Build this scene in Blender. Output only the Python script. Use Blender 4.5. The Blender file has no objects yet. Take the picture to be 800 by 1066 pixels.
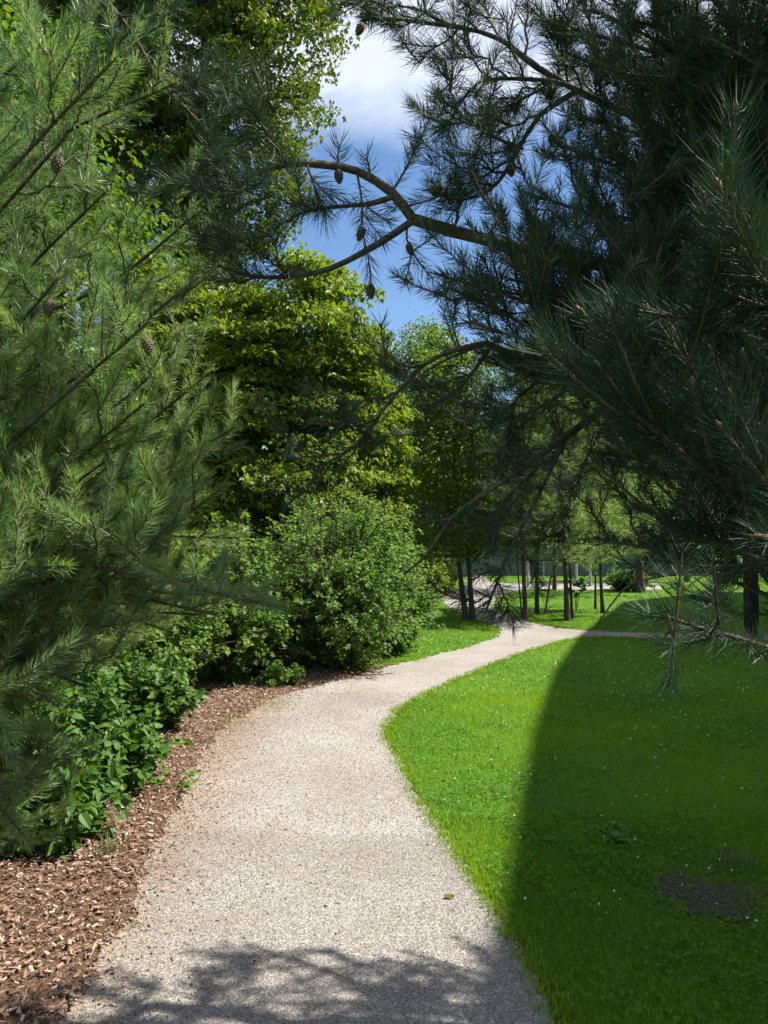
import bpy, math, random
import numpy as np
from mathutils import Vector
from mathutils.geometry import tessellate_polygon

rng = np.random.default_rng(11)
random.seed(11)
sc = bpy.context.scene
COL = sc.collection
CAMH, F, PITCH = 1.6, 805.0, math.atan(27.0 / 805.0)
CP, SP = math.cos(PITCH), math.sin(PITCH)


def at(u, v, d):
    """world point seen in direction (u, v) of the 800x1066 photograph, d metres ahead"""
    zc = (533.0 - v) / F
    Y, Z = CP - zc * SP, SP + zc * CP
    s = d / Y
    return np.array(((u - 400.0) / F * s, d, CAMH + Z * s))


def gnd(u, v):
    zc = (533.0 - v) / F
    Y, Z = CP - zc * SP, SP + zc * CP
    s = -CAMH / Z
    return np.array(((u - 400.0) / F * s, Y * s))


def proj(P):
    P = np.atleast_2d(P)
    y = P[:, 1] * CP + (P[:, 2] - CAMH) * SP
    z = -P[:, 1] * SP + (P[:, 2] - CAMH) * CP
    yy = np.maximum(y, 0.05)
    return 400 + F * P[:, 0] / yy, 533 - F * z / yy, y


def unit(a):
    return a / np.maximum(np.linalg.norm(a, axis=-1, keepdims=True), 1e-9)


# ------------------------------------------------------------------ objects
def tag(o, label=None, cat=None, group=None, kind=None):
    if label: o['label'] = label
    if cat: o['category'] = cat
    if group: o['group'] = group
    if kind: o['kind'] = kind
    return o


def thing(name, label, cat, loc=(0, 0, 0), group=None):
    o = bpy.data.objects.new(name, None)
    o.empty_display_size = 0.2
    COL.objects.link(o)
    o.location = loc
    return tag(o, label, cat, group)


def copy_tree(o, parent=None):
    c = o.copy()
    COL.objects.link(c)
    if parent is not None:
        c.parent = parent
    for ch in list(o.children):
        copy_tree(ch, c)
    return c


class MB:
    """collects geometry for ONE mesh object"""
    def __init__(s):
        s.v, s.f, s.t, s.n = [], [], [], 0

    def add(s, V, Fc, tone=0.5):
        V = np.asarray(V, float).reshape(-1, 3)
        Fc = np.asarray(Fc, np.int64)
        s.v.append(V)
        s.f.append(Fc + s.n)
        s.t.append(np.broadcast_to(np.asarray(tone, float), (len(V),)).copy())
        s.n += len(V)

    def tube(s, P, rad, sides=6, tone=0.5, cap=True):
        P = np.asarray(P, float)
        n = len(P)
        rad = np.broadcast_to(np.asarray(rad, float), (n,))
        T = unit(np.gradient(P, axis=0))
        ref = np.array((0.0, 0.0, 1.0)) if abs(T[0][2]) < 0.9 else np.array((1.0, 0.0, 0.0))
        N = unit(np.cross(T[0], ref))
        ang = np.arange(sides) * 2 * math.pi / sides
        V = []
        for i in range(n):
            N = unit(N - T[i] * np.dot(N, T[i]))
            B = np.cross(T[i], N)
            V.append(P[i] + rad[i] * (np.cos(ang)[:, None] * N + np.sin(ang)[:, None] * B))
        V = np.concatenate(V)
        a = np.arange(sides)
        b = (a + 1) % sides
        Q = np.concatenate([np.stack([i * sides + a, i * sides + b, (i + 1) * sides + b, (i + 1) * sides + a], 1) for i in range(n - 1)])
        s.add(V, Q, tone)
        if cap:
            for base, p in ((0, P[0]), ((n - 1) * sides, P[-1])):
                k = s.n
                s.add(np.concatenate([V[base:base + sides], p[None]]), np.stack([a, b, np.full(sides, sides)], 1), tone)

    def box(s, c, size, rot=0.0, tone=0.5):
        x, y, z = np.asarray(size) / 2
        V = np.array([(-x, -y, -z), (x, -y, -z), (x, y, -z), (-x, y, -z), (-x, -y, z), (x, -y, z), (x, y, z), (-x, y, z)])
        ca, sa = math.cos(rot), math.sin(rot)
        V = np.stack([V[:, 0] * ca - V[:, 1] * sa, V[:, 0] * sa + V[:, 1] * ca, V[:, 2]], 1) + np.asarray(c)
        s.add(V, [(0, 3, 2, 1), (4, 5, 6, 7), (0, 1, 5, 4), (1, 2, 6, 5), (2, 3, 7, 6), (3, 0, 4, 7)], tone)

    def build(s, name, mat, parent=None, origin=(0, 0, 0), smooth=False):
        me = bpy.data.meshes.new(name)
        if s.v:
            V = np.concatenate(s.v) - np.asarray(origin, float)
            loops = np.concatenate([f.ravel() for f in s.f])
            cnt = np.concatenate([np.full(len(f), f.shape[1]) for f in s.f])
            me.vertices.add(len(V))
            me.vertices.foreach_set('co', V.astype(np.float32).ravel())
            me.loops.add(len(loops))
            me.loops.foreach_set('vertex_index', loops.astype(np.int32))
            me.polygons.add(len(cnt))
            st = np.concatenate([[0], np.cumsum(cnt)[:-1]])
            me.polygons.foreach_set('loop_start', st.astype(np.int32))
            me.polygons.foreach_set('use_smooth', np.full(len(cnt), smooth))
            at_ = me.attributes.new('tone', 'FLOAT', 'POINT')
            at_.data.foreach_set('value', np.concatenate(s.t).astype(np.float32))
            me.update(calc_edges=True)
            me.validate()
        me.materials.append(mat)
        o = bpy.data.objects.new(name, me)
        COL.objects.link(o)
        if parent is not None:
            o.parent = parent
        else:
            o.location = origin
        return o


# ------------------------------------------------------------------ materials
def new_mat(name):
    m = bpy.data.materials.new(name)
    m.use_nodes = True
    nt = m.node_tree
    for n in list(nt.nodes):
        nt.nodes.remove(n)
    out = nt.nodes.new('ShaderNodeOutputMaterial')
    return m, nt, out


def nd(nt, kind, **kw):
    n = nt.nodes.new(kind)
    for k, v in kw.items():
        if k in n.inputs.keys():
            n.inputs[k].default_value = v
        else:
            setattr(n, k, v)
    return n


def ramp(nt, stops, fac):
    r = nt.nodes.new('ShaderNodeValToRGB')
    el = r.color_ramp.elements
    while len(el) < len(stops):
        el.new(0.5)
    for e, (p, c) in zip(el, stops):
        e.position = p
        e.color = (*c, 1)
    nt.links.new(fac, r.inputs['Fac'])
    return r.outputs['Color']


def leaf_mat(name, stops, trans=0.35, rough=0.45, spec=0.4, tcol=(1.3, 1.25, 0.5)):
    m, nt, out = new_mat(name)
    a = nd(nt, 'ShaderNodeAttribute', attribute_name='tone')
    c = ramp(nt, stops, a.outputs['Fac'])
    p = nd(nt, 'ShaderNodeBsdfPrincipled', Roughness=rough)
    p.inputs['Specular IOR Level'].default_value = spec
    nt.links.new(c, p.inputs['Base Color'])
    t = nt.nodes.new('ShaderNodeBsdfTranslucent')
    mu = nd(nt, 'ShaderNodeMixRGB', blend_type='MULTIPLY')
    mu.inputs['Fac'].default_value = 1
    mu.inputs['Color2'].default_value = (*tcol, 1)
    nt.links.new(c, mu.inputs['Color1'])
    nt.links.new(mu.outputs['Color'], t.inputs['Color'])
    mx = nt.nodes.new('ShaderNodeMixShader')
    mx.inputs['Fac'].default_value = trans
    nt.links.new(p.outputs[0], mx.inputs[1])
    nt.links.new(t.outputs[0], mx.inputs[2])
    nt.links.new(mx.outputs[0], out.inputs['Surface'])
    return m


def rough_mat(name, stops, scale=8.0, detail=6.0, rough=0.85, bump=0.4, stretch=(1, 1, 1), dist=0.02, spec=0.25):
    m, nt, out = new_mat(name)
    tc = nt.nodes.new('ShaderNodeTexCoord')
    mp = nt.nodes.new('ShaderNodeMapping')
    mp.inputs['Scale'].default_value = stretch
    nt.links.new(tc.outputs['Object'], mp.inputs['Vector'])
    no = nd(nt, 'ShaderNodeTexNoise', Scale=scale, Detail=detail, Roughness=0.65)
    nt.links.new(mp.outputs[0], no.inputs['Vector'])
    c = ramp(nt, stops, no.outputs['Fac'])
    p = nd(nt, 'ShaderNodeBsdfPrincipled', Roughness=rough)
    p.inputs['Specular IOR Level'].default_value = spec
    nt.links.new(c, p.inputs['Base Color'])
    b = nd(nt, 'ShaderNodeBump', Strength=bump, Distance=dist)
    nt.links.new(no.outputs['Fac'], b.inputs['Height'])
    nt.links.new(b.outputs[0], p.inputs['Normal'])
    nt.links.new(p.outputs[0], out.inputs['Surface'])
    return m


M = {}
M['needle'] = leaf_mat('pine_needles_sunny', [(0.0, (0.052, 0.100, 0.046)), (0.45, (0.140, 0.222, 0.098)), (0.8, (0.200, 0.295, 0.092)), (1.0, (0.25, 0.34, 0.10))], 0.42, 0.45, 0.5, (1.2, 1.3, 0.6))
M['needle_shaded'] = leaf_mat('pine_needles_shaded', [(0.0, (0.022, 0.046, 0.026)), (0.5, (0.036, 0.074, 0.038)), (1.0, (0.066, 0.112, 0.046))], 0.2, 0.6, 0.25, (1.1, 1.2, 0.7))  # shaded copy of the sunny needles, the shade is in the colour
M['needle_deep_shade'] = leaf_mat('pine_needles_deep_shade', [(0.0, (0.014, 0.032, 0.020)), (0.5, (0.025, 0.054, 0.031)), (1.0, (0.044, 0.078, 0.036))], 0.12, 0.7, 0.15, (1.1, 1.2, 0.7))  # darkest needle copy, deep shade of the near shoots put into the colour
M['maple'] = leaf_mat('maple_leaves', [(0.0, (0.065, 0.120, 0.016)), (0.5, (0.140, 0.215, 0.022)), (1.0, (0.21, 0.28, 0.03))], 0.5, 0.45, 0.35)
M['tall'] = leaf_mat('tall_tree_leaves', [(0.0, (0.046, 0.082, 0.014)), (0.5, (0.095, 0.145, 0.020)), (1.0, (0.17, 0.215, 0.028))], 0.42, 0.45, 0.35)
M['birch'] = leaf_mat('birch_leaves', [(0.0, (0.052, 0.105, 0.016)), (0.5, (0.105, 0.185, 0.024)), (1.0, (0.17, 0.26, 0.035))], 0.48, 0.45, 0.35)
M['shrub'] = leaf_mat('shrub_leaves', [(0.0, (0.050, 0.115, 0.024)), (0.5, (0.108, 0.210, 0.042)), (1.0, (0.17, 0.28, 0.06))], 0.5, 0.55, 0.3)
M['broad'] = leaf_mat('broad_leaves', [(0.0, (0.036, 0.092, 0.020)), (0.5, (0.066, 0.150, 0.024)), (1.0, (0.12, 0.22, 0.03))], 0.4, 0.52, 0.3)
M['grass'] = leaf_mat('lawn_blades', [(0.0, (0.080, 0.170, 0.008)), (0.5, (0.195, 0.325, 0.010)), (0.85, (0.26, 0.39, 0.016)), (1.0, (0.30, 0.34, 0.08))], 0.45, 0.55, 0.25, (1.15, 1.2, 0.4))
M['clover'] = leaf_mat('clover_leaves', [(0.0, (0.045, 0.140, 0.012)), (0.94, (0.105, 0.265, 0.018)), (0.96, (0.75, 0.75, 0.68)), (1.0, (0.8, 0.8, 0.74))], 0.3, 0.7, 0.15, (1.1, 1.15, 0.5))
M['dry_grass'] = leaf_mat('pale_grass', [(0.0, (0.09, 0.14, 0.05)), (0.6, (0.17, 0.22, 0.10)), (1.0, (0.30, 0.28, 0.14))], 0.3, 0.5, 0.3)
M['pine_bark'] = rough_mat('pine_branch_bark', [(0.25, (0.035, 0.024, 0.018)), (0.5, (0.095, 0.066, 0.048)), (0.75, (0.19, 0.15, 0.115))], 45, 5, 0.85, 0.6, (1, 1, 1), 0.004)
M['twig'] = rough_mat('pine_twig', [(0.3, (0.11, 0.060, 0.030)), (0.7, (0.19, 0.110, 0.055))], 60, 3, 0.7, 0.3, (1, 1, 1), 0.002)
M['trunk'] = rough_mat('trunk_bark', [(0.3, (0.035, 0.026, 0.020)), (0.55, (0.09, 0.07, 0.055)), (0.75, (0.17, 0.14, 0.11))], 14, 8, 0.9, 0.8, (1, 1, 0.25), 0.03)
M['cone'] = rough_mat('pine_cone', [(0.3, (0.07, 0.045, 0.028)), (0.7, (0.18, 0.125, 0.075))], 90, 4, 0.7, 0.3, (1, 1, 1), 0.002)
M['white_paint'] = rough_mat('white_painted_metal', [(0.3, (0.66, 0.66, 0.64)), (0.7, (0.80, 0.80, 0.78))], 6, 4, 0.5, 0.05, (1, 1, 1), 0.002)
M['white_shaded'] = rough_mat('white_metal_shaded', [(0.3, (0.36, 0.37, 0.37)), (0.7, (0.48, 0.48, 0.47))], 6, 4, 0.5, 0.05, (1, 1, 1), 0.002)  # white metal greyed, its shade put into the colour
M['fence'] = rough_mat('blue_grey_fence_board', [(0.3, (0.085, 0.11, 0.14)), (0.7, (0.135, 0.165, 0.20))], 5, 6, 0.7, 0.2, (6, 6, 0.6), 0.004)
M['post'] = rough_mat('dark_post', [(0.3, (0.012, 0.012, 0.014)), (0.7, (0.030, 0.030, 0.034))], 7, 6, 0.6, 0.2, (1, 1, 0.3), 0.004)
M['facade'] = rough_mat('grey_render', [(0.3, (0.24, 0.24, 0.24)), (0.7, (0.31, 0.31, 0.30))], 3, 8, 0.9, 0.15, (1, 1, 1), 0.005)
M['frame'] = rough_mat('dark_window_frame', [(0.3, (0.05, 0.05, 0.055)), (0.7, (0.075, 0.075, 0.08))], 5, 3, 0.5, 0.05, (1, 1, 1), 0.002)
m, nt, out = new_mat('window_glass')
p = nd(nt, 'ShaderNodeBsdfPrincipled', Roughness=0.05)
p.inputs['Base Color'].default_value = (0.03, 0.035, 0.04, 1)
nt.links.new(p.outputs[0], out.inputs['Surface'])
M['glass'] = m

# chips: colour from tone
M['chip'] = leaf_mat('bark_chips', [(0.0, (0.085, 0.048, 0.028)), (0.4, (0.21, 0.125, 0.080)), (0.75, (0.32, 0.21, 0.145)), (1.0, (0.44, 0.36, 0.29))], 0.0, 0.8, 0.2)
M['pebble'] = leaf_mat('pebbles', [(0.0, (0.09, 0.081, 0.072)), (0.5, (0.212, 0.193, 0.174)), (0.85, (0.30, 0.278, 0.256)), (1.0, (0.48, 0.46, 0.43))], 0.0, 0.75, 0.3)


def ground_mat(name, fine_stops, fine_scale, big_stops, big_scale, bump, dist, vor=True):
    m, nt, out = new_mat(name)
    tc = nt.nodes.new('ShaderNodeTexCoord')
    L = nt.links
    if vor:
        v = nd(nt, 'ShaderNodeTexVoronoi', Scale=fine_scale)
        L.new(tc.outputs['Object'], v.inputs['Vector'])
        sp = nt.nodes.new('ShaderNodeSeparateColor')
        L.new(v.outputs['Color'], sp.inputs[0])
        fine, hgt = sp.outputs[0], v.outputs['Distance']
    else:
        v = nd(nt, 'ShaderNodeTexNoise', Scale=fine_scale, Detail=8.0, Roughness=0.7)
        L.new(tc.outputs['Object'], v.inputs['Vector'])
        fine = hgt = v.outputs['Fac']
    c = ramp(nt, fine_stops, fine)
    n2 = nd(nt, 'ShaderNodeTexNoise', Scale=big_scale, Detail=6.0, Roughness=0.6)
    L.new(tc.outputs['Object'], n2.inputs['Vector'])
    c2 = ramp(nt, big_stops, n2.outputs['Fac'])
    mu = nd(nt, 'ShaderNodeMixRGB', blend_type='MULTIPLY')
    mu.inputs['Fac'].default_value = 1
    L.new(c, mu.inputs['Color1'])
    L.new(c2, mu.inputs['Color2'])
    p = nd(nt, 'ShaderNodeBsdfPrincipled', Roughness=0.92)
    p.inputs['Specular IOR Level'].default_value = 0.2
    L.new(mu.outputs[0], p.inputs['Base Color'])
    b = nd(nt, 'ShaderNodeBump', Strength=bump, Distance=dist)
    L.new(hgt, b.inputs['Height'])
    L.new(b.outputs[0], p.inputs['Normal'])
    L.new(p.outputs[0], out.inputs['Surface'])
    return m


M['path'] = ground_mat('gravel', [(0.0, (0.145, 0.132, 0.120)), (0.3, (0.235, 0.217, 0.200)), (0.7, (0.298, 0.278, 0.258)), (0.93, (0.38, 0.36, 0.34)), (1.0, (0.46, 0.43, 0.40))], 150,
                       [(0.3, (0.74, 0.70, 0.65)), (0.68, (1.0, 0.99, 0.97))], 1.1, 0.35, 0.005)
# bark crumbs and dust trodden into the gravel along its left border
nt_ = M['path'].node_tree
pr_ = [n for n in nt_.nodes if n.type == 'BSDF_PRINCIPLED'][0]
src = pr_.inputs['Base Color'].links[0].from_socket
tc_ = [n for n in nt_.nodes if n.type == 'TEX_COORD'][0]
sx_ = nt_.nodes.new('ShaderNodeSeparateXYZ')
nt_.links.new(tc_.outputs['Object'], sx_.inputs[0])
nz_ = nd(nt_, 'ShaderNodeTexNoise', Scale=7.0, Detail=8.0, Roughness=0.7)
nt_.links.new(tc_.outputs['Object'], nz_.inputs['Vector'])
mr_ = nd(nt_, 'ShaderNodeMapRange')
for k_, v_ in (('From Min', -0.45), ('From Max', -1.25), ('To Min', -0.4), ('To Max', 0.42)):
    mr_.inputs[k_].default_value = v_
nt_.links.new(sx_.outputs['X'], mr_.inputs['Value'])
ad_ = nd(nt_, 'ShaderNodeMath', operation='ADD', use_clamp=True)
nt_.links.new(nz_.outputs['Fac'], ad_.inputs[0])
nt_.links.new(mr_.outputs[0], ad_.inputs[1])
rp_ = ramp(nt_, [(0.40, (0, 0, 0)), (0.95, (0.8, 0.8, 0.8))], ad_.outputs[0])
mx_ = nd(nt_, 'ShaderNodeMixRGB', blend_type='MULTIPLY')
mx_.inputs['Color2'].default_value = (0.86, 0.68, 0.52, 1)
nt_.links.new(rp_, mx_.inputs['Fac'])
nt_.links.new(src, mx_.inputs['Color1'])
nt_.links.new(mx_.outputs[0], pr_.inputs['Base Color'])
M['lawn'] = ground_mat('lawn_soil', [(0.3, (0.045, 0.100, 0.010)), (0.7, (0.095, 0.215, 0.012))], 30,
                       [(0.3, (0.75, 0.8, 0.7)), (0.7, (1, 1, 1))], 0.8, 0.5, 0.03, vor=False)
M['mulch'] = ground_mat('bark_mulch', [(0.25, (0.040, 0.022, 0.013)), (0.5, (0.12, 0.068, 0.040)), (0.75, (0.22, 0.13, 0.08))], 60,
                        [(0.3, (0.7, 0.7, 0.7)), (0.7, (1, 1, 1))], 2.0, 0.8, 0.02, vor=False)
M['soil'] = ground_mat('bare_soil', [(0.3, (0.045, 0.048, 0.022)), (0.7, (0.105, 0.100, 0.055))], 40,
                       [(0.3, (0.7, 0.7, 0.7)), (0.7, (1, 1, 1))], 3.0, 0.8, 0.02, vor=False)

# ------------------------------------------------------------------ camera, sky, sun
cam = bpy.data.cameras.new('camera')
cam.sensor_fit = 'HORIZONTAL'
cam.sensor_width = 36.0
cam.lens = 36.0 * F / 800.0
cam.clip_start, cam.clip_end = 0.05, 2000
co = bpy.data.objects.new('camera', cam)
COL.objects.link(co)
co.location = (0, 0, CAMH)
co.rotation_euler = (math.pi / 2 + PITCH, 0, 0)
sc.camera = co

AZ, EL = math.radians(79), math.radians(52)      # the sun stands ahead and to the right
sdir = np.array((math.sin(AZ) * math.cos(EL), math.cos(AZ) * math.cos(EL), math.sin(EL)))
sun = bpy.data.lights.new('sun', 'SUN')
sun.energy, sun.angle, sun.color = 5.0, math.radians(0.53), (1.0, 0.95, 0.87)
so = bpy.data.objects.new('sun', sun)
COL.objects.link(so)
so.rotation_euler = Vector(-sdir).to_track_quat('-Z', 'Y').to_euler()

w = bpy.data.worlds.new('World')
sc.world = w
w.use_nodes = True
nt = w.node_tree
for n in list(nt.nodes):
    nt.nodes.remove(n)
L = nt.links
wo = nt.nodes.new('ShaderNodeOutputWorld')
bg = nd(nt, 'ShaderNodeBackground', Strength=0.076)
sky = nt.nodes.new('ShaderNodeTexSky')
sky.sky_type = 'NISHITA'
sky.sun_disc = False
sky.sun_elevation, sky.sun_rotation = EL, AZ
sky.altitude, sky.air_density, sky.dust_density, sky.ozone_density = 600, 1.0, 0.25, 2.5
tc = nt.nodes.new('ShaderNodeTexCoord')
mp = nt.nodes.new('ShaderNodeMapping')
mp.inputs['Scale'].default_value = (1.0, 1.0, 2.2)
mp.inputs['Location'].default_value = (0.35, 0.1, 0.15)
L.new(tc.outputs['Generated'], mp.inputs['Vector'])
cn = nd(nt, 'ShaderNodeTexNoise', Scale=3.2, Detail=9.0, Roughness=0.58, Distortion=0.35)
L.new(mp.outputs[0], cn.inputs['Vector'])
sepz = nt.nodes.new('ShaderNodeSeparateXYZ')
L.new(tc.outputs['Generated'], sepz.inputs[0])
rise = nd(nt, 'ShaderNodeMapRange')
rise.inputs['From Min'].default_value, rise.inputs['From Max'].default_value = 0.36, 0.52
rise.inputs['To Min'].default_value, rise.inputs['To Max'].default_value = -0.25, 0.2
L.new(sepz.outputs['Z'], rise.inputs['Value'])
ad = nd(nt, 'ShaderNodeMath', operation='ADD')
L.new(cn.outputs['Fac'], ad.inputs[0])
L.new(rise.outputs[0], ad.inputs[1])
cfac = ramp(nt, [(0.46, (0, 0, 0)), (0.72, (0.85, 0.85, 0.85))], ad.outputs[0])
mixc = nt.nodes.new('ShaderNodeMixRGB')
L.new(cfac, mixc.inputs['Fac'])
hs = nd(nt, 'ShaderNodeHueSaturation', Saturation=1.08)
L.new(sky.outputs[0], hs.inputs['Color'])
L.new(hs.outputs[0], mixc.inputs['Color1'])
mixc.inputs['Color2'].default_value = (5.5, 5.9, 6.8, 1)
L.new(mixc.outputs[0], bg.inputs['Color'])
L.new(bg.outputs[0], wo.inputs['Surface'])

vs = sc.view_settings
sc.display_settings.display_device = 'sRGB'
vs.view_transform, vs.look, vs.exposure, vs.gamma, vs.use_curve_mapping = 'Standard', 'None', 1.27, 1.0, False
cy = sc.cycles
cy.max_bounces, cy.diffuse_bounces, cy.glossy_bounces, cy.transmission_bounces, cy.transparent_max_bounces = 8, 4, 2, 5, 4
cy.caustics_reflective = cy.caustics_refractive = False
cy.sample_clamp_indirect = 4.0
cy.use_denoising = True


# ------------------------------------------------------------------ ground layout
def chaikin(P, it=2):
    P = np.asarray(P, float)
    for _ in range(it):
        q = 0.75 * P[:-1] + 0.25 * P[1:]
        r = 0.25 * P[:-1] + 0.75 * P[1:]
        P = np.concatenate([P[:1], np.stack([q, r], 1).reshape(-1, 2), P[-1:]])
    return P


def ragged(P, amp=0.03, step=0.06):
    out_ = [P[0]]
    for a, b in zip(P[:-1], P[1:]):
        n = max(1, int(np.linalg.norm(b - a) / step))
        n = min(n, 30)
        for k in range(1, n + 1):
            out_.append(a + (b - a) * k / n)
    P = np.array(out_)
    nrm = np.gradient(P, axis=0)
    nrm = unit(np.stack([-nrm[:, 1], nrm[:, 0]], 1))
    ph = np.cumsum(np.linalg.norm(np.diff(P, axis=0, prepend=P[:1]), axis=1))
    j = amp * (0.6 * np.sin(ph * 5.1 + 1) + 0.5 * np.sin(ph * 13.7) + 0.6 * np.sin(ph * 29.3 + 2)) + rng.normal(0, amp * 0.3, len(P))
    return P + nrm * j[:, None]


G = lambda L_: [gnd(u, v) for u, v in L_]
left_edge = chaikin([np.array((-1.05, 0.2)), np.array((-1.05, 1.6))] + G([(75, 1066), (128, 960), (165, 880), (190, 820), (220, 770), (260, 740), (300, 722), (345, 711), (400, 696), (450, 684), (500, 671), (524, 661), (520, 653), (494, 645), (466, 632), (458, 624), (470, 616), (486, 608), (486, 600), (483, 592)]))
right_edge = chaikin(G([(503, 592), (505, 600), (510, 606)])) 
strip = np.array(G([(530, 607.5), (600, 607.5), (690, 607.5), (690, 614), (600, 614.5), (545, 614.5)]))
inner = chaikin(G([(530, 617), (517, 624), (517, 633), (530, 641), (560, 650), (600, 656.5), (670, 659.5), (780, 661), (950, 664)]))
right_low = chaikin(G([(950, 671), (780, 668), (670, 665), (612, 663.5), (580, 669), (530, 685), (470, 710), (420, 735), (400, 757), (412, 790), (440, 840), (480, 890), (515, 945), (555, 1010), (585, 1066)]) + [np.array((0.66, 1.4)), np.array((0.7, 0.2))])
path_poly = np.concatenate([ragged(left_edge, 0.035), right_edge, strip, ragged(inner, 0.03), ragged(right_low, 0.02)])
mulch_poly = np.concatenate([left_edge[:52] + np.array((0.14, -0.05)), np.array([(0.15, 9.75), (-0.6, 11.0), (-3, 12.5), (-16, 12.5), (-16, 0.2)])])
# keep only the part of the left edge up to the shrub's right foot
k_end = int(np.argmin(np.abs(left_edge[:, 1] - 9.3) + (left_edge[:, 0] > 0.4) * 9))
mulch_poly = np.concatenate([left_edge[:k_end] + np.array((0.12, -0.06)), np.array([(0.12, 9.75), (-0.6, 11.0), (-3, 12.5), (-16, 12.5), (-16, 0.2)])])
soil_c = gnd(738, 935)
soil_poly = np.array([soil_c + np.array((math.cos(a) * (0.20 + 0.05 * math.sin(3 * a + 1) + 0.04 * math.sin(7 * a) + 0.03 * math.sin(13 * a)), math.sin(a) * (0.2 + 0.05 * math.sin(4 * a) + 0.03 * math.sin(11 * a)))) for a in np.linspace(0, 2 * math.pi, 48, endpoint=False)])


def inside(P, poly):
    x, y = P[:, 0], P[:, 1]
    r = np.zeros(len(P), bool)
    px, py = poly[:, 0], poly[:, 1]
    qx, qy = np.roll(px, -1), np.roll(py, -1)
    for a, b, c, d in zip(px, py, qx, qy):
        if b == d:
            continue
        cond = ((b > y) != (d > y)) & (x < (c - a) * (y - b) / (d - b) + a)
        r ^= cond
    return r


def sheet(name, poly, z, mat):
    tri = tessellate_polygon([[Vector((p[0], p[1], 0)) for p in poly]])
    mb = MB()
    V = np.column_stack([poly, np.full(len(poly), z)])
    T = np.array(tri)
    a, b, c = (V[T[:, k], :2] for k in range(3))
    cr = (b[:, 0] - a[:, 0]) * (c[:, 1] - a[:, 1]) - (b[:, 1] - a[:, 1]) * (c[:, 0] - a[:, 0])
    T[cr < 0] = T[cr < 0][:, ::-1]
    mb.add(V, T)
    return tag(mb.build(name, mat), kind='structure')


mb = MB()
mb.add([(-400, -60, 0), (400, -60, 0), (400, 700, 0), (-400, 700, 0)], [(0, 1, 2, 3)])
tag(mb.build('ground', M['lawn']), kind='structure')
sheet('mulch_bed', mulch_poly, 0.004, M['mulch'])
sheet('path', path_poly, 0.010, M['path'])
sheet('bare_soil', soil_poly, 0.006, M['soil'])


def patch(x, y):
    return 0.5 + 0.22 * np.sin(1.9 * x + 0.7 * y) + 0.16 * np.sin(3.7 * y - 2.3 * x + 1) + 0.12 * np.sin(9 * x + 7 * y)


def blades(mb, P, h, wd, tone, bend=True):
    n = len(P)
    a = rng.uniform(0, 2 * math.pi, n)
    lean = rng.uniform(0.1, 0.8, n)
    dr = np.stack([np.cos(a), np.sin(a), np.zeros(n)], 1)
    b = a + math.pi / 2 + rng.normal(0, 0.4, n)
    sd = np.stack([np.cos(b), np.sin(b), np.zeros(n)], 1) * (wd / 2)[:, None]
    up = np.array((0, 0, 1.0))
    B = np.column_stack([P, np.zeros(n)])
    Mi = B + up * (h * 0.55)[:, None] + dr * (h * lean * 0.25)[:, None]
    Ti = B + up * (h * (1 - 0.25 * lean))[:, None] + dr * (h * lean * 0.8)[:, None]
    if bend:
        V = np.stack([B - sd, B + sd, Mi + sd * 0.75, Mi - sd * 0.75, Ti], 1).reshape(-1, 3)
        k = np.arange(n)[:, None] * 5
        mb.add(V, k + np.array([[0, 1, 2, 3]]), np.repeat(tone, 5))
        mb.f.append(k + np.array([[3, 2, 4]]) + (mb.n - len(V)))
    else:
        V = np.stack([B - sd, B + sd, Ti], 1).reshape(-1, 3)
        mb.add(V, np.arange(n)[:, None] * 3 + np.array([[0, 1, 2]]), np.repeat(tone, 3))


def fan_points(n, d0, d1, u0=-60, u1=860):
    """points on the ground spread over the strip d0..d1 within view"""
    d = np.sqrt(rng.uniform(d0 * d0, d1 * d1, n))
    u = rng.uniform(u0, u1, n)
    return np.column_stack([(u - 400) / F * d, d])


def on_lawn(P):
    return ~inside(P, path_poly) & ~inside(P, mulch_poly)


g = MB()
for n, d0, d1, hw, bend in ((150000, 2.2, 4.5, (0.030, 0.0032), True), (190000, 4.5, 8, (0.032, 0.0045), False), (170000, 8, 16, (0.034, 0.009), False), (110000, 16, 36, (0.045, 0.022), False)):
    P = fan_points(n, d0, d1)
    P = P[on_lawn(P + rng.normal(0, 0.05, P.shape))]
    thin = inside(P + rng.normal(0, 0.08, P.shape), soil_poly) & (rng.uniform(size=len(P)) > 0.05 + 0.5 * (patch(P[:, 0] * 5, P[:, 1] * 5) > 0.56))
    P = P[~thin]
    pt = patch(P[:, 0], P[:, 1])
    h = hw[0] * rng.uniform(0.5, 1.25, len(P)) * (0.75 + 0.5 * pt)
    wd = hw[1] * rng.uniform(0.6, 1.2, len(P))
    cl_ = 0.5 + 0.5 * np.sin(P[:, 0] * 41 + 3 * np.sin(P[:, 1] * 23)) * np.sin(P[:, 1] * 37 + 2 * np.sin(P[:, 0] * 29))
    h *= 0.7 + 0.6 * cl_
    tone = np.clip(0.12 + 0.55 * pt + 0.18 * (cl_ - 0.5) + rng.normal(0, 0.17, len(P)), 0, 0.9)
    tone[rng.uniform(size=len(P)) < 0.05] = 1.0
    blades(g, P, h, wd, tone, bend)
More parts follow.
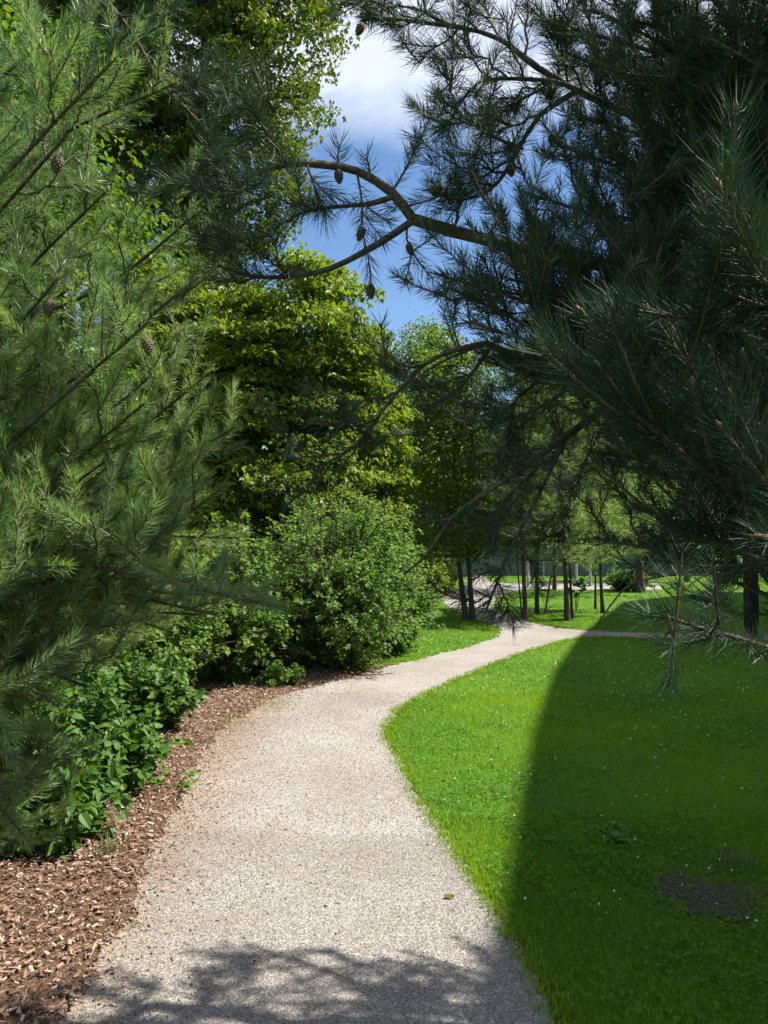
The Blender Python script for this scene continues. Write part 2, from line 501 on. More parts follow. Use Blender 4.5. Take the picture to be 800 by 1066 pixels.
# longer blades creeping over the border onto the gravel
for E_ in (right_low, inner):
    i_ = rng.integers(0, len(E_) - 1, 16000)
    P = E_[i_] + (E_[i_ + 1] - E_[i_]) * rng.uniform(0, 1, (16000, 1)) + rng.normal(0, 0.034, (16000, 2))
    P = P[(P[:, 1] > 2.0) & (P[:, 1] < 20)]
    P = P[rng.uniform(size=len(P)) < 0.35 + 0.65 * (patch(P[:, 0] * 6, P[:, 1] * 6) > 0.5)]
    k = len(P)
    blades(g, P, rng.uniform(0.02, 0.05, k), rng.uniform(0.003, 0.006, k) * (1 + P[:, 1] * 0.06), np.clip(rng.normal(0.6, 0.25, k), 0, 1))
tag(g.build('lawn_grass', M['grass']), 'short bright green grass of the lawn beside the path', 'grass', kind='stuff')

# clover: leaflets lying in the lawn, with white flower heads here and there
cl = MB()
for n, d0, d1, s in ((20000, 2.2, 5, 0.0085), (24000, 5, 10, 0.011), (8000, 10, 16, 0.016)):
    P = fan_points(n, d0, d1, 380, 860)
    P = P[on_lawn(P) & ~inside(P, soil_poly)]
    P = P[patch(P[:, 0] * 1.3 + 4, P[:, 1] * 1.3) + rng.normal(0, 0.2, len(P)) > 0.66]
    n = len(P)
    c = np.column_stack([P, rng.uniform(0.015, 0.04, n)])
    a = rng.uniform(0, 2 * math.pi, n)
    sz = s * rng.uniform(0.6, 1.3, n)
    tilt = rng.normal(0, 0.35, (n, 2))
    tone = np.clip(rng.normal(0.45, 0.22, n), 0, 0.92)
    for k in range(3):
        aa = a + k * 2.094
        e = np.stack([np.cos(aa), np.sin(aa), tilt[:, 0] * np.cos(aa) + tilt[:, 1] * np.sin(aa)], 1)
        f = np.stack([-np.sin(aa), np.cos(aa), -tilt[:, 0] * np.sin(aa) + tilt[:, 1] * np.cos(aa)], 1)
        z = sz[:, None]
        V = np.stack([c, c + e * z * 0.6 + f * z * 0.5, c + e * z * 1.15, c + e * z * 0.6 - f * z * 0.5], 1).reshape(-1, 3)
        cl.add(V, np.arange(n)[:, None] * 4 + np.array([[0, 3, 2, 1]]), np.repeat(tone, 4))
oct_v = np.array([(1, 0, 0), (0, 1, 0), (-1, 0, 0), (0, -1, 0), (0, 0, 1), (0, 0, -1)], float)
oct_f = np.array([(0, 1, 4), (1, 2, 4), (2, 3, 4), (3, 0, 4), (1, 0, 5), (2, 1, 5), (3, 2, 5), (0, 3, 5)])


def octs(mb, C, S, tone):
    """small faceted lumps: centres C, half-sizes S (n,3)"""
    n = len(C)
    a = rng.uniform(0, 2 * math.pi, n)
    V = oct_v[None] * (S[:, None, :]) * rng.uniform(0.75, 1.2, (n, 6, 1))
    ca, sa = np.cos(a)[:, None], np.sin(a)[:, None]
    V = np.stack([V[..., 0] * ca - V[..., 1] * sa, V[..., 0] * sa + V[..., 1] * ca, V[..., 2]], -1) + C[:, None, :]
    mb.add(V.reshape(-1, 3), (np.arange(n)[:, None, None] * 6 + oct_f[None]).reshape(-1, 3), np.repeat(tone, 6))


P = fan_points(700, 3.2, 14, 420, 840)
P = P[on_lawn(P)]
r = rng.uniform(0.0025, 0.0065, len(P)) * (0.8 + P[:, 1] / 14)
octs(cl, np.column_stack([P, rng.uniform(0.03, 0.05, len(P))]), np.stack([r, r, r], 1), np.full(len(P), 0.99))
tag(cl.build('clover', M['clover']), 'clover leaves with tiny white flowers growing in the lawn', 'clover', kind='stuff')

# loose grit on the path
pb = MB()
for n, d0, d1, s in ((80000, 2.2, 4.2, 0.0026), (50000, 4.2, 8, 0.0038)):
    P = fan_points(n, d0, d1, 20, 640)
    P = P[inside(P + rng.normal(0, 0.045, P.shape), path_poly)]
    k = len(P)
    S = s * rng.uniform(0.5, 1.35, (k, 1)) * rng.uniform(0.7, 1.2, (k, 3)) * np.array((1, 1, 0.7))
    octs(pb, np.column_stack([P, 0.010 + S[:, 2] * 0.5]), S, np.clip(rng.normal(0.52, 0.19, k), 0, 1))
tag(pb.build('gravel', M['pebble']), 'fine pale grit lying loose on the garden path', 'gravel', kind='stuff')

# bark chips on the bed and strewn over the edge of the path
ch = MB()
P = fan_points(90000, 2.2, 9.5, -80, 520)
ref = left_edge[:k_end]
dx = P[:, 0] - np.interp(P[:, 1], ref[:, 1], ref[:, 0])
keep = (dx < 0.02) | (rng.uniform(size=len(P)) < np.exp(-np.maximum(dx, 0) / 0.20) * 0.7)
keep |= (dx < 1.7) & (rng.uniform(size=len(P)) < 0.022)
keep &= (dx < 1.7) & (P[:, 1] < 9.6)
P, dx = P[keep], dx[keep]
n = len(P)
ln = 0.003 + 0.016 * rng.uniform(0, 1, n) ** 2 * np.where(dx < 0, 1.0, np.clip(0.75 - dx * 1.4, 0.3, 1))
wd = ln * rng.uniform(0.25, 0.55, n)
a = rng.uniform(0, 2 * math.pi, n)
tl = rng.normal(0, 0.35, n)
e = np.stack([np.cos(a) * np.cos(tl), np.sin(a) * np.cos(tl), np.sin(tl)], 1)
rl = rng.normal(0, 0.5, n)
f = np.stack([-np.sin(a) * np.cos(rl), np.cos(a) * np.cos(rl), np.sin(rl)], 1)
h = np.cross(e, f) * rng.uniform(0.002, 0.005, n)[:, None]
C = np.column_stack([P, 0.012 + rng.uniform(0, 0.016, n) * (dx < 0)])
e, f = e * ln[:, None], f * wd[:, None]
V = np.stack([C - e - f, C + e * 0.9 - f * 0.7, C + e + f, C - e * 0.8 + f * 0.8, C - e * 0.95 - f * 0.8 + h, C + e * 0.9 - f * 0.5 + h, C + e * 0.9 + f * 0.9 + h, C - e * 0.8 + f * 0.6 + h], 1).reshape(-1, 3)
BOXF = np.array([(0, 3, 2, 1), (4, 5, 6, 7), (0, 1, 5, 4), (1, 2, 6, 5), (2, 3, 7, 6), (3, 0, 4, 7)])
ch.add(V, (np.arange(n)[:, None, None] * 8 + BOXF[None]).reshape(-1, 4), np.repeat(np.clip(rng.normal(0.58, 0.26, n), 0, 1), 8))
tag(ch.build('bark_chips', M['chip']), 'reddish brown bark chips covering the bed left of the path', 'mulch', kind='stuff')


sm = MB()
P = soil_c + rng.normal(0, 0.15, (1100, 2))
r = rng.uniform(0.002, 0.009, len(P))
octs(sm, np.column_stack([P, 0.008 + r * 0.3]), np.stack([r, r * 0.8, r * 0.6], 1), np.clip(rng.normal(0.03, 0.1, len(P)), 0, 1))
tag(sm.build('soil_crumbs', M['pebble']), 'dark crumbs of soil lying on the bare patch in the lawn', 'soil', kind='stuff')


# ------------------------------------------------------------------ pines
def smooth_curve(C, step=0.05):
    C = np.asarray(C, float)
    if len(C) == 2:
        n = max(3, int(np.linalg.norm(C[1] - C[0]) / step))
        return C[0] + (C[1] - C[0]) * np.linspace(0, 1, n)[:, None]
    Q = np.concatenate([[2 * C[0] - C[1]], C, [2 * C[-1] - C[-2]]])
    o = []
    for i in range(1, len(Q) - 2):
        p0, p1, p2, p3 = Q[i - 1:i + 3]
        n = max(2, int(np.linalg.norm(p2 - p1) / step))
        t = np.linspace(0, 1, n, endpoint=False)[:, None]
        o.append(0.5 * (2 * p1 + (p2 - p0) * t + (2 * p0 - 5 * p1 + 4 * p2 - p3) * t ** 2 + (3 * p1 - p0 - 3 * p2 + p3) * t ** 3))
    return np.concatenate(o + [C[-1:]])


def bez(a, b, c, n=7):
    t = np.linspace(0, 1, n)[:, None]
    return (1 - t) ** 2 * a + 2 * t * (1 - t) * b + t ** 2 * c


def needles(mb, pts, n, Ln, wid, tone, tip_fan=True, open_=1.0):
    """n needles along the twig pts, spreading forwards and outwards"""
    n = int(n)
    if n < 1:
        return
    seg = np.linalg.norm(np.diff(pts, axis=0), axis=1)
    cum = np.concatenate([[0], np.cumsum(seg)])
    s = rng.uniform(0, 1, n) ** 0.85
    q = s * cum[-1]
    base = np.stack([np.interp(q, cum, pts[:, k]) for k in range(3)], 1)
    i = np.clip(np.searchsorted(cum, q) - 1, 0, len(seg) - 1)
    T = unit(np.diff(pts, axis=0))[i]
    rnd = rng.normal(size=(n, 3))
    rnd[:, 2] += 0.25
    perp = unit(rnd - T * np.sum(rnd * T, 1, keepdims=True))
    th = np.radians((62 - 26 * s + rng.normal(0, 9, n)) * open_)
    D = T * np.cos(th)[:, None] + perp * np.sin(th)[:, None]
    ln = Ln * rng.uniform(0.7, 1.1, n)
    sd = unit(np.cross(D, rng.normal(size=(n, 3)))) * (wid / 2)
    tip = base + D * ln[:, None] + T * (ln * 0.14)[:, None]
    tn = np.clip(tone + rng.normal(0, 0.10, n) + 0.10 * (s - 0.5), 0, 1)
    mid = base + D * (ln * 0.5)[:, None]
    V = np.stack([base - sd * 0.7, base + sd * 0.7, mid + sd, mid - sd, tip], 1).reshape(-1, 3)
    k = np.arange(n)[:, None] * 5
    mb.add(V, k + np.array([[0, 1, 2, 3]]), np.repeat(tn, 5))
    mb.f.append(k + np.array([[3, 2, 4]]) + (mb.n - len(V)))


def bud(mb, p, d, s, tone):
    pts = np.stack([p - d * s * 0.3, p + d * s * 0.6, p + d * s * 1.5])
    mb.tube(pts, [s * 0.35, s * 0.42, s * 0.05], 5, tone)


UP = np.array((0.0, 0.0, 1.0))


class Bough:
    def __init__(s, needle=0.075, dens=650, width=0.0021, tone=0.45):
        s.wood, s.twig, s.ndl = MB(), MB(), MB()
        s.nl, s.dens, s.wid, s.tone = needle, dens, width, tone

    def shoot(s, pts, bare=0.0, tone=None, dens=1.0):
        u, v, y = proj(pts[len(pts) // 2])
        ins = (-130 < u[0] < 930) and (-130 < v[0] < 1190) and y[0] > 0.2
        dist = np.linalg.norm(pts[len(pts) // 2] - np.array((0, 0, CAMH)))
        k0 = int(bare * (len(pts) - 1))
        pp = pts[k0:]
        ln = np.sum(np.linalg.norm(np.diff(pp, axis=0), axis=1))
        tn = s.tone + rng.normal(0, 0.13) if tone is None else tone
        dn, wd = s.dens * dens, s.wid
        if dist > 3.2:
            dn, wd = dn * 0.75, wd * 1.25
        if not ins:
            dn, wd = dn * 0.25, wd * 2.2
        nl = s.nl * rng.uniform(0.75, 1.2)
        if rng.uniform() < 0.14:      # an old, thinned-out shoot
            dn, tn = dn * 0.35, tn - 0.2
        needles(s.ndl, pp, ln * dn + 20, nl, wd, tn)
        s.twig.tube(pts, np.linspace(0.0032, 0.0018, len(pts)), 4 if dist > 1.6 else 6, 0.5, cap=False)
        if dist < 2.6 and ins:
            bud(s.twig, pts[-1], unit(pts[-1] - pts[-2]), 0.006 if dist > 1.4 else 0.009, 0.8)

    def branchlet(s, p, d, ln, lift=0.2, dens=1.0, sub=True):
        e = p + d * ln + UP * ln * lift
        pts = bez(p, p + d * ln * 0.55, e, 8)
        pts[1:-1] += rng.normal(0, 0.006, (6, 3))
        s.wood.tube(pts, np.linspace(0.0028 + 0.008 * ln, 0.0022, 8), 5)
        s.shoot(pts, bare=max(0.0, 1 - 0.26 / ln) if ln > 0.3 else 0.08, dens=dens)
        if not sub:
            return
        n = int(ln / 0.075)
        for k in range(n):
            t = rng.uniform(0.3, 0.97)
            i = min(6, int(t * 7))
            q = pts[i] + (pts[i + 1] - pts[i]) * (t * 7 - i)
            T = unit(pts[i + 1] - pts[i])
            sg = 1 if k % 2 else -1
            ph = rng.normal(0.35, 0.7)
            S = unit(np.cross(T, UP) + 1e-4)
            U = np.cross(S, T)
            pr = S * sg * math.cos(ph) + U * math.sin(ph)
            an = math.radians(rng.uniform(32, 55))
            dd = T * math.cos(an) + pr * math.sin(an)
            l2 = rng.uniform(0.09, 0.20)
            q2 = bez(q, q + dd * l2 * 0.5, q + dd * l2 + UP * l2 * 0.22, 5)
            s.shoot(q2, bare=0.05, dens=dens)

    def axis(s, C, r0, r1, side=(0.3, 1.0), gap=0.13, bl=(0.2, 0.55), lift=0.22, dens=1.0, tip=True, sides=8):
        pts = smooth_curve(C, 0.05)
        n = len(pts)
        rad = np.linspace(r0, r1, n) * (1 + 0.08 * np.sin(np.arange(n) * 1.3) + rng.normal(0, 0.055, n))
        s.wood.tube(pts, rad, sides)
        cum = np.concatenate([[0], np.cumsum(np.linalg.norm(np.diff(pts, axis=0), axis=1))])
        L_ = cum[-1]
        q = side[0] * L_
        k = 0
        while q < side[1] * L_ - 0.02:
            i = min(n - 2, int(np.searchsorted(cum, q)))
            T = unit(pts[i + 1] - pts[i])
            S = unit(np.cross(T, UP) + 1e-4)
            U = np.cross(S, T)
            sg = 1 if k % 2 else -1
            ph = rng.normal(0.2, 0.6) if rng.uniform() < 0.8 else rng.normal(1.2, 0.3)
            pr = S * sg * math.cos(ph) + U * math.sin(ph)
            an = math.radians(rng.uniform(38, 62))
            dd = T * math.cos(an) + pr * math.sin(an)
            f = 1 - (q / L_)
            ln = bl[0] + (bl[1] - bl[0]) * min(1, f * 1.7 + 0.1) * rng.uniform(0.6, 1.1)
            s.branchlet(pts[i], dd, ln, lift * rng.uniform(0.4, 1.4), dens)
            q += gap * rng.uniform(0.6, 1.4)
            k += 1
        if tip:
            j = int(np.searchsorted(cum, max(0, L_ - 0.35)))
            s.shoot(pts[min(j, n - 3):], 0.0, dens=dens)
        return pts

    def sprig(s, C, bare=0.1, dens=1.0, r=0.004, subs=0):
        pts = smooth_curve(C, 0.03)
        s.wood.tube(pts, np.linspace(r, 0.002, len(pts)), 6)
        s.shoot(pts, bare=bare, dens=dens)
        for k in range(subs):
            i = int(rng.uniform(0.3, 0.9) * (len(pts) - 2))
            T = unit(pts[i + 1] - pts[i])
            dd = unit(T * 0.8 + rng.normal(0, 0.5, 3) + UP * 0.2)
            l2 = rng.uniform(0.10, 0.19)
            s.shoot(bez(pts[i], pts[i] + dd * l2 * 0.5, pts[i] + dd * l2 + UP * 0.03, 5), 0.05, dens=dens)

    def link(s, root, origin, ndl_mat, twig='twig'):
        b = s.wood.build('branch', M['pine_bark'], root, origin, True)
        if s.twig.v:
            s.twig.build('twigs', M[twig], b, origin, True)
        if s.ndl.v:
            s.ndl.build('needles', ndl_mat, b, origin)
        return b


def cone_mesh(h=0.05, r=0.016):
    mb = MB()
    z = np.linspace(0, -h, 9)
    rr = r * np.array([0.35, 0.75, 0.98, 1.0, 0.95, 0.82, 0.62, 0.38, 0.1])
    mb.tube(np.column_stack([np.zeros(9), np.zeros(9), z]), rr * 0.8, 10)
    for i in range(1, 8):
        for k in range(8):
            a = (k + 0.5 * (i % 2)) * 2 * math.pi / 8
            e = np.array((math.cos(a), math.sin(a), 0))
            f = np.array((-math.sin(a), math.cos(a), 0))
            c = e * rr[i] * 0.75 + UP * z[i]
            wv = rr[i] * 0.36
            mb.add([c - f * wv, c + e * r * 0.32 - UP * 0.004, c + f * wv, c + UP * 0.005], [(0, 1, 3), (1, 2, 3), (0, 2, 1), (0, 3, 2)])
    return mb


def hang_cones(parent, origin, spots, tip=None):
    proto = None
    for (u, v, d, tilt) in spots:
        p = at(u, v, d) - np.asarray(origin)
        if proto is None:
            o = cone_mesh().build('pine_cone', M['cone'], parent)
            proto = o
        else:
            o = proto.copy()
            COL.objects.link(o)
            o.parent = parent
        o.location = p
        o.rotation_euler = (tilt, tilt * 0.6, rng.uniform(0, 6))
        s_ = rng.uniform(0.85, 1.2)
        o.scale = (s_, s_, s_)


def trunk_mesh(base, top, r0, r1, wob=0.03, sides=14):
    n = 24
    t = np.linspace(0, 1, n)
    P = np.asarray(base) + (np.asarray(top) - np.asarray(base)) * t[:, None]
    P[:, 0] += wob * np.sin(t * 5 + base[1])
    P[:, 1] += wob * np.sin(t * 4 + base[0])
    mb = MB()
    rad = r0 + (r1 - r0) * t + r0 * 0.45 * np.exp(-t * 22)
    mb.tube(P, rad, sides)
    return mb, P


# --- the pine leaning in from the left
LB = np.array((-3.2, 3.7, 0.0))
lp = thing('pine_tree', 'sunlit green pine reaching in along the left edge above bark chips', 'tree', LB)
mb, _ = trunk_mesh(LB, LB + np.array((0.1, 0.1, 8.5)), 0.15, 0.03)
mb.build('trunk', M['trunk'], lp, LB, True)
tips = [(150, 15, 2.5), (185, 85, 2.7), (120, 60, 2.0), (215, 215, 3.0), (205, 290, 2.5), (60, 30, 2.4), (70, 140, 2.1), (110, 200, 2.6), (222, 385, 2.8),
        (245, 445, 2.6), (235, 505, 2.4), (248, 560, 2.7), (160, 330, 2.0), (150, 420, 2.2), (110, 480, 2.5), (292, 632, 1.8), (225, 640, 2.3), (170, 590, 2.1),
        (60, 290, 2.1), (40, 380, 2.2), (80, 560, 2.4), (40, 640, 2.0), (120, 625, 2.7), (60, 640, 2.4), (15, 660, 2.1), (-20, 640, 1.8), (70, 700, 2.5), (20, 735, 2.2), (110, 690, 2.8), (-30, 760, 2.0), (45, 760, 2.2), (0, 830, 2.1), (30, 880, 2.4), (90, 715, 2.2), (170, 655, 2.6), (-10, 900, 2.3), (210, 640, 2.6), (60, 735, 1.95), (15, 790, 1.9), (100, 675, 2.0), (25, 870, 2.0), (-15, 720, 1.7), (70, 590, 1.9), (160, 540, 2.1), (150, 660, 3.0), (40, 600, 3.0), (-20, 800, 2.2), (5, 865, 2.35),
        (190, 460, 3.1), (200, 350, 3.3), (190, 540, 3.2), (130, 260, 3.3), (90, 400, 3.4), (130, 620, 3.2), (60, 200, 3.3), (110, 110, 3.4), (40, 500, 3.0), (-30, 450, 2.0), (-30, 250, 2.1), (-30, 90, 2.2), (-40, 600, 2.2)]
for i, (u, v, d) in enumerate(tips):
    tp = at(u, v, d)
    hd = np.linalg.norm((tp - LB)[:2])
    z0 = max(0.25, tp[2] - hd * (rng.uniform(0.22, 0.42) if v < 520 else rng.uniform(0.0, 0.14)))
    sag = -0.05 if v < 520 else 0.05
    st = LB + np.array((0.0, 0.0, z0))
    out_ = unit((tp - st) * np.array((1, 1, 0)))
    c1 = st + (tp - st) * 0.4 + np.array((0, 0, sag * hd)) + rng.normal(0, 0.08, 3)
    c2 = st + (tp - st) * 0.75 + np.array((0, 0, sag * hd)) + rng.normal(0, 0.05, 3)
    b = Bough(0.046, 900, 0.0019, 0.6 + rng.normal(0, 0.12))
    b.axis([st, c1, c2, tp], 0.019, 0.004, side=(0.32, 0.97), gap=0.09, bl=(0.10, 0.40), lift=0.3)
    br = b.link(lp, LB, M['needle'])
    if i in (6, 12, 18):
        hang_cones(br, LB, [(u - 8, v + 22, d, 0.2)])
# the darker limb slanting down across the upper left
b = Bough(0.07, 700, 0.0022, 0.3)
b.axis([at(60, -60, 2.6), at(130, 25, 2.7), at(165, 80, 2.75), at(205, 125, 2.8), at(245, 160, 2.85)], 0.011, 0.005, side=(0.15, 0.98), gap=0.12, bl=(0.12, 0.32), lift=0.25)
b.link(lp, LB, M['needle_shaded'])

# --- the pine on the right, in the shade of the building
RB = np.array((3.1, 2.5, 0.0))
rp = thing('pine_tree', 'dark pine overhanging from the right with a bare arching limb across the sky', 'tree', RB)
mb, _ = trunk_mesh(RB, RB + np.array((0.0, 0.0, 9.5)), 0.19, 0.04)
mb.build('trunk', M['trunk'], rp, RB, True)
KR = 0.8
A = lambda L_: [at(q[0], q[1], q[2] * KR) for q in L_]
AN = lambda L_: [at(*q) for q in L_]
CN = lambda L_: [(q[0], q[1], q[2] * KR, q[3]) for q in L_]
ND = M['needle_shaded']


def rtrunk(z):
    return RB + np.array((0, 0, z))


# limb A, arching across the sky, with its forks
b = Bough(0.075, 620, 0.0021, 0.4)
b.axis([rtrunk(2.6)] + A([(760, 300, 3.8), (700, 290, 3.7), (640, 277, 3.6), (570, 268, 3.5), (520, 253, 3.4), (470, 240, 3.35), (430, 228, 3.3)]), 0.045, 0.020, side=(0.48, 0.84), gap=0.13, bl=(0.16, 0.5), tip=False, sides=10)
b.axis(A([(430, 228, 3.3), (408, 200, 3.28), (372, 178, 3.22), (335, 171, 3.15), (300, 171, 3.1), (262, 182, 3.05), (232, 205, 3.0)]), 0.019, 0.006, side=(0.62, 0.99), gap=0.06, bl=(0.14, 0.34), lift=0.1)
b.axis(A([(411, 204, 3.28), (385, 212, 3.24), (350, 215, 3.2), (318, 220, 3.15), (298, 230, 3.1)]), 0.010, 0.004, side=(0.62, 0.98), gap=0.08, bl=(0.1, 0.22), lift=-0.1)
b.axis(A([(428, 231, 3.3), (395, 253, 3.25), (345, 279, 3.2), (300, 288, 3.15), (262, 287, 3.1), (225, 275, 3.05)]), 0.013, 0.005, side=(0.60, 0.99), gap=0.065, bl=(0.14, 0.32), lift=0.15)
for C_, bare, sb in (([(372, 180, 3.22), (377, 210, 3.2), (378, 240, 3.18), (384, 270, 3.18), (386, 296, 3.18)], 0.15, 2),
                     ([(408, 200, 3.28), (420, 180, 3.26), (430, 160, 3.25), (436, 142, 3.24)], 0.1, 2),
                     ([(352, 173, 3.2), (352, 162, 3.19), (354, 150, 3.18)], 0.0, 0), ([(386, 184, 3.25), (384, 172, 3.25), (381, 160, 3.25)], 0.0, 0),
                     ([(425, 232, 3.3), (424, 250, 3.3), (436, 272, 3.3), (450, 290, 3.3)], 0.2, 2), ([(470, 240, 3.35), (478, 226, 3.33), (470, 215, 3.3)], 0.0, 1),
                     ([(505, 250, 3.4), (520, 225, 3.38), (508, 214, 3.35)], 0.0, 2), ([(320, 172, 3.1), (330, 200, 3.1), (340, 225, 3.1)], 0.2, 2)):
    b.sprig(A(C_), bare, 0.75, 0.0045, sb)
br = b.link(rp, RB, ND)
hang_cones(br, RB, CN([(386, 296, 3.18, 0.1), (352, 176, 3.18, -0.1), (378, 236, 3.18, 0.3), (425, 253, 3.3, 0.3)]))

# limb B, high up
b = Bough(0.075, 640, 0.0021, 0.36)
b.axis([rtrunk(3.1)] + A([(830, 180, 3.8), (740, 158, 3.5), (680, 130, 3.4), (610, 98, 3.35), (560, 70, 3.3), (520, 40, 3.3), (478, 28, 3.3), (430, 22, 3.3), (380, 18, 3.3)]), 0.038, 0.005, side=(0.45, 0.98), gap=0.085, bl=(0.16, 0.42), lift=0.1)
b.axis(A([(600, 95, 3.35), (562, 120, 3.3), (540, 155, 3.3), (520, 188, 3.25), (500, 203, 3.25), (472, 207, 3.2), (452, 200, 3.2)]), 0.010, 0.004, side=(0.15, 0.97), gap=0.075, bl=(0.1, 0.24), lift=0.15)
b.axis(A([(640, 112, 3.35), (590, 88, 3.3), (545, 82, 3.3), (500, 85, 3.25), (478, 110, 3.2)]), 0.010, 0.004, side=(0.2, 0.97), gap=0.075, bl=(0.1, 0.28), lift=0.15)
b.axis(A([(545, 155, 3.3), (510, 140, 3.25), (475, 115, 3.2), (452, 98, 3.2)]), 0.006, 0.003, side=(0.2, 0.97), gap=0.09, bl=(0.1, 0.18), lift=0.1)
b.axis(A([(470, 28, 3.3), (430, 8, 3.3), (385, 5, 3.3), (355, 2, 3.3)]), 0.007, 0.003, side=(0.2, 0.97), gap=0.08, bl=(0.1, 0.2), lift=-0.1)
br = b.link(rp, RB, ND)
hang_cones(br, RB, CN([(504, 76, 3.25, 0.1), (457, 200, 3.2, 1.2), (532, 170, 3.25, 0.1), (587, 18, 3.3, 0.2), (575, 140, 3.3, 0.3), (378, 24, 3.25, 0.4)]))

# limb C and the bare hooked limb D
b = Bough(0.075, 640, 0.0021, 0.38)
b.axis([rtrunk(1.6)] + A([(800, 478, 3.6), (700, 440, 3.4), (640, 415, 3.2), (570, 385, 3.1), (505, 357, 3.0)]), 0.036, 0.012, side=(0.35, 0.99), gap=0.10, bl=(0.16, 0.46), lift=0.35, tip=False)
b.axis(A([(505, 357, 3.0), (472, 365, 2.98), (441, 380, 2.95), (415, 407, 2.92), (392, 437, 2.9), (375, 470, 2.9)]), 0.008, 0.004, side=(0.3, 0.98), gap=0.12, bl=(0.1, 0.24), lift=0.05, dens=0.6)
b.axis(A([(500, 360, 3.0), (465, 374, 2.98), (436, 392, 2.96)]), 0.005, 0.003, side=(0.9, 0.95), tip=False)
b.axis(A([(575, 385, 3.1), (550, 405, 3.05), (535, 420, 3.0), (532, 445, 3.0), (530, 468, 3.0)]), 0.006, 0.003, side=(0.5, 0.98), gap=0.07, bl=(0.08, 0.16), lift=-0.1)
b.link(rp, RB, ND)
b = Bough(0.07, 560, 0.0021, 0.3)
b.axis(A([(640, 418, 3.2), (592, 452, 3.1), (545, 487, 3.0), (500, 517, 2.95), (470, 540, 2.9), (453, 565, 2.88), (438, 584, 2.86), (420, 598, 2.85)]), 0.013, 0.004, side=(0.99, 1.0), gap=0.5, tip=False)
b.axis(A([(470, 540, 2.9), (448, 543, 2.9), (430, 548, 2.9)]), 0.004, 0.002, side=(0.99, 1.0), gap=0.5, tip=False)
b.axis(A([(455, 562, 2.88), (462, 578, 2.88), (452, 588, 2.88)]), 0.003, 0.002, side=(0.99, 1.0), gap=0.5, tip=False)
b.axis(A([(590, 453, 3.1), (566, 505, 3.0), (548, 540, 2.95), (530, 575, 2.9), (518, 605, 2.88), (507, 634, 2.86)]), 0.008, 0.003, side=(0.62, 0.99), gap=0.06, bl=(0.07, 0.16), lift=-0.2)
b.axis(A([(566, 505, 3.0), (540, 515, 2.95), (518, 545, 2.92), (512, 575, 2.9)]), 0.005, 0.003, side=(0.5, 0.98), gap=0.08, bl=(0.08, 0.15), lift=-0.1)
b.link(rp, RB, ND)

# near shoots at the right edge, about a metre from the camera
near = [([(900, 640, 1.5), (800, 560, 1.25), (752, 500, 1.12), (735, 455, 1.05), (722, 400, 1.0)], 0.010),
        ([(760, 505, 1.12), (720, 480, 1.1), (690, 455, 1.08), (662, 432, 1.06)], 0.006),
        ([(900, 480, 1.5), (780, 440, 1.3), (710, 405, 1.2), (675, 380, 1.15), (650, 350, 1.12), (640, 326, 1.1)], 0.009),
        ([(900, 560, 1.1), (840, 565, 1.0), (790, 558, 0.9)], 0.008), ([(900, 380, 1.3), (820, 360, 1.2), (765, 320, 1.15), (745, 270, 1.1), (738, 215, 1.1)], 0.009),
        ([(900, 520, 1.3), (820, 470, 1.2), (790, 420, 1.1), (775, 370, 1.05)], 0.008), ([(900, 330, 1.2), (840, 330, 1.1), (800, 300, 1.05), (775, 262, 1.0)], 0.008),
        ([(810, 590, 1.3), (770, 575, 1.25), (730, 560, 1.2), (690, 548, 1.15)], 0.006)]
for C_, r in near:
    b = Bough(0.066, 950, 0.0014, 0.5)
    pts = smooth_curve(AN(C_), 0.03)
    b.wood.tube(pts, np.linspace(r, 0.0035, len(pts)), 8)
    k = max(0, len(pts) - 13)
    b.shoot(pts[k:], 0.0)
    for q in range(6):
        i = int(rng.uniform(0.35, 0.92) * (len(pts) - 2))
        T = unit(pts[i + 1] - pts[i])
        dd = unit(T * 0.9 + rng.normal(0, 0.45, 3) + UP * 0.35)
        l2 = rng.uniform(0.12, 0.22)
        b.shoot(bez(pts[i], pts[i] + dd * l2 * 0.5, pts[i] + dd * l2 + UP * 0.04, 6), 0.08)
    b.link(rp, RB, M['needle_deep_shade'])

# low limb and its hanging twig, the bare twig above it
b = Bough(0.07, 600, 0.0018, 0.4)
b.axis(A([(900, 700, 2.3), (800, 674, 2.1), (760, 662, 2.0), (725, 653, 1.95), (690, 640, 1.9)]), 0.009, 0.004, side=(0.55, 0.98), gap=0.09, bl=(0.05, 0.11), lift=0.2, dens=0.9)
b.sprig(A([(695, 640, 1.9), (702, 665, 1.88), (700, 690, 1.86), (696, 712, 1.85)]), 0.0, 0.9, 0.003, 1)
b.axis(A([(850, 575, 2.6), (740, 592, 2.5), (690, 600, 2.45), (656, 609, 2.4), (640, 625, 2.38), (622, 650, 2.35)]), 0.004, 0.002, side=(0.6, 0.95), gap=0.25, bl=(0.08, 0.14), lift=-0.5, dens=0.15, tip=False)
b.link(rp, RB, ND, 'pine_bark')  # darker bark on these twigs stands in for their shade

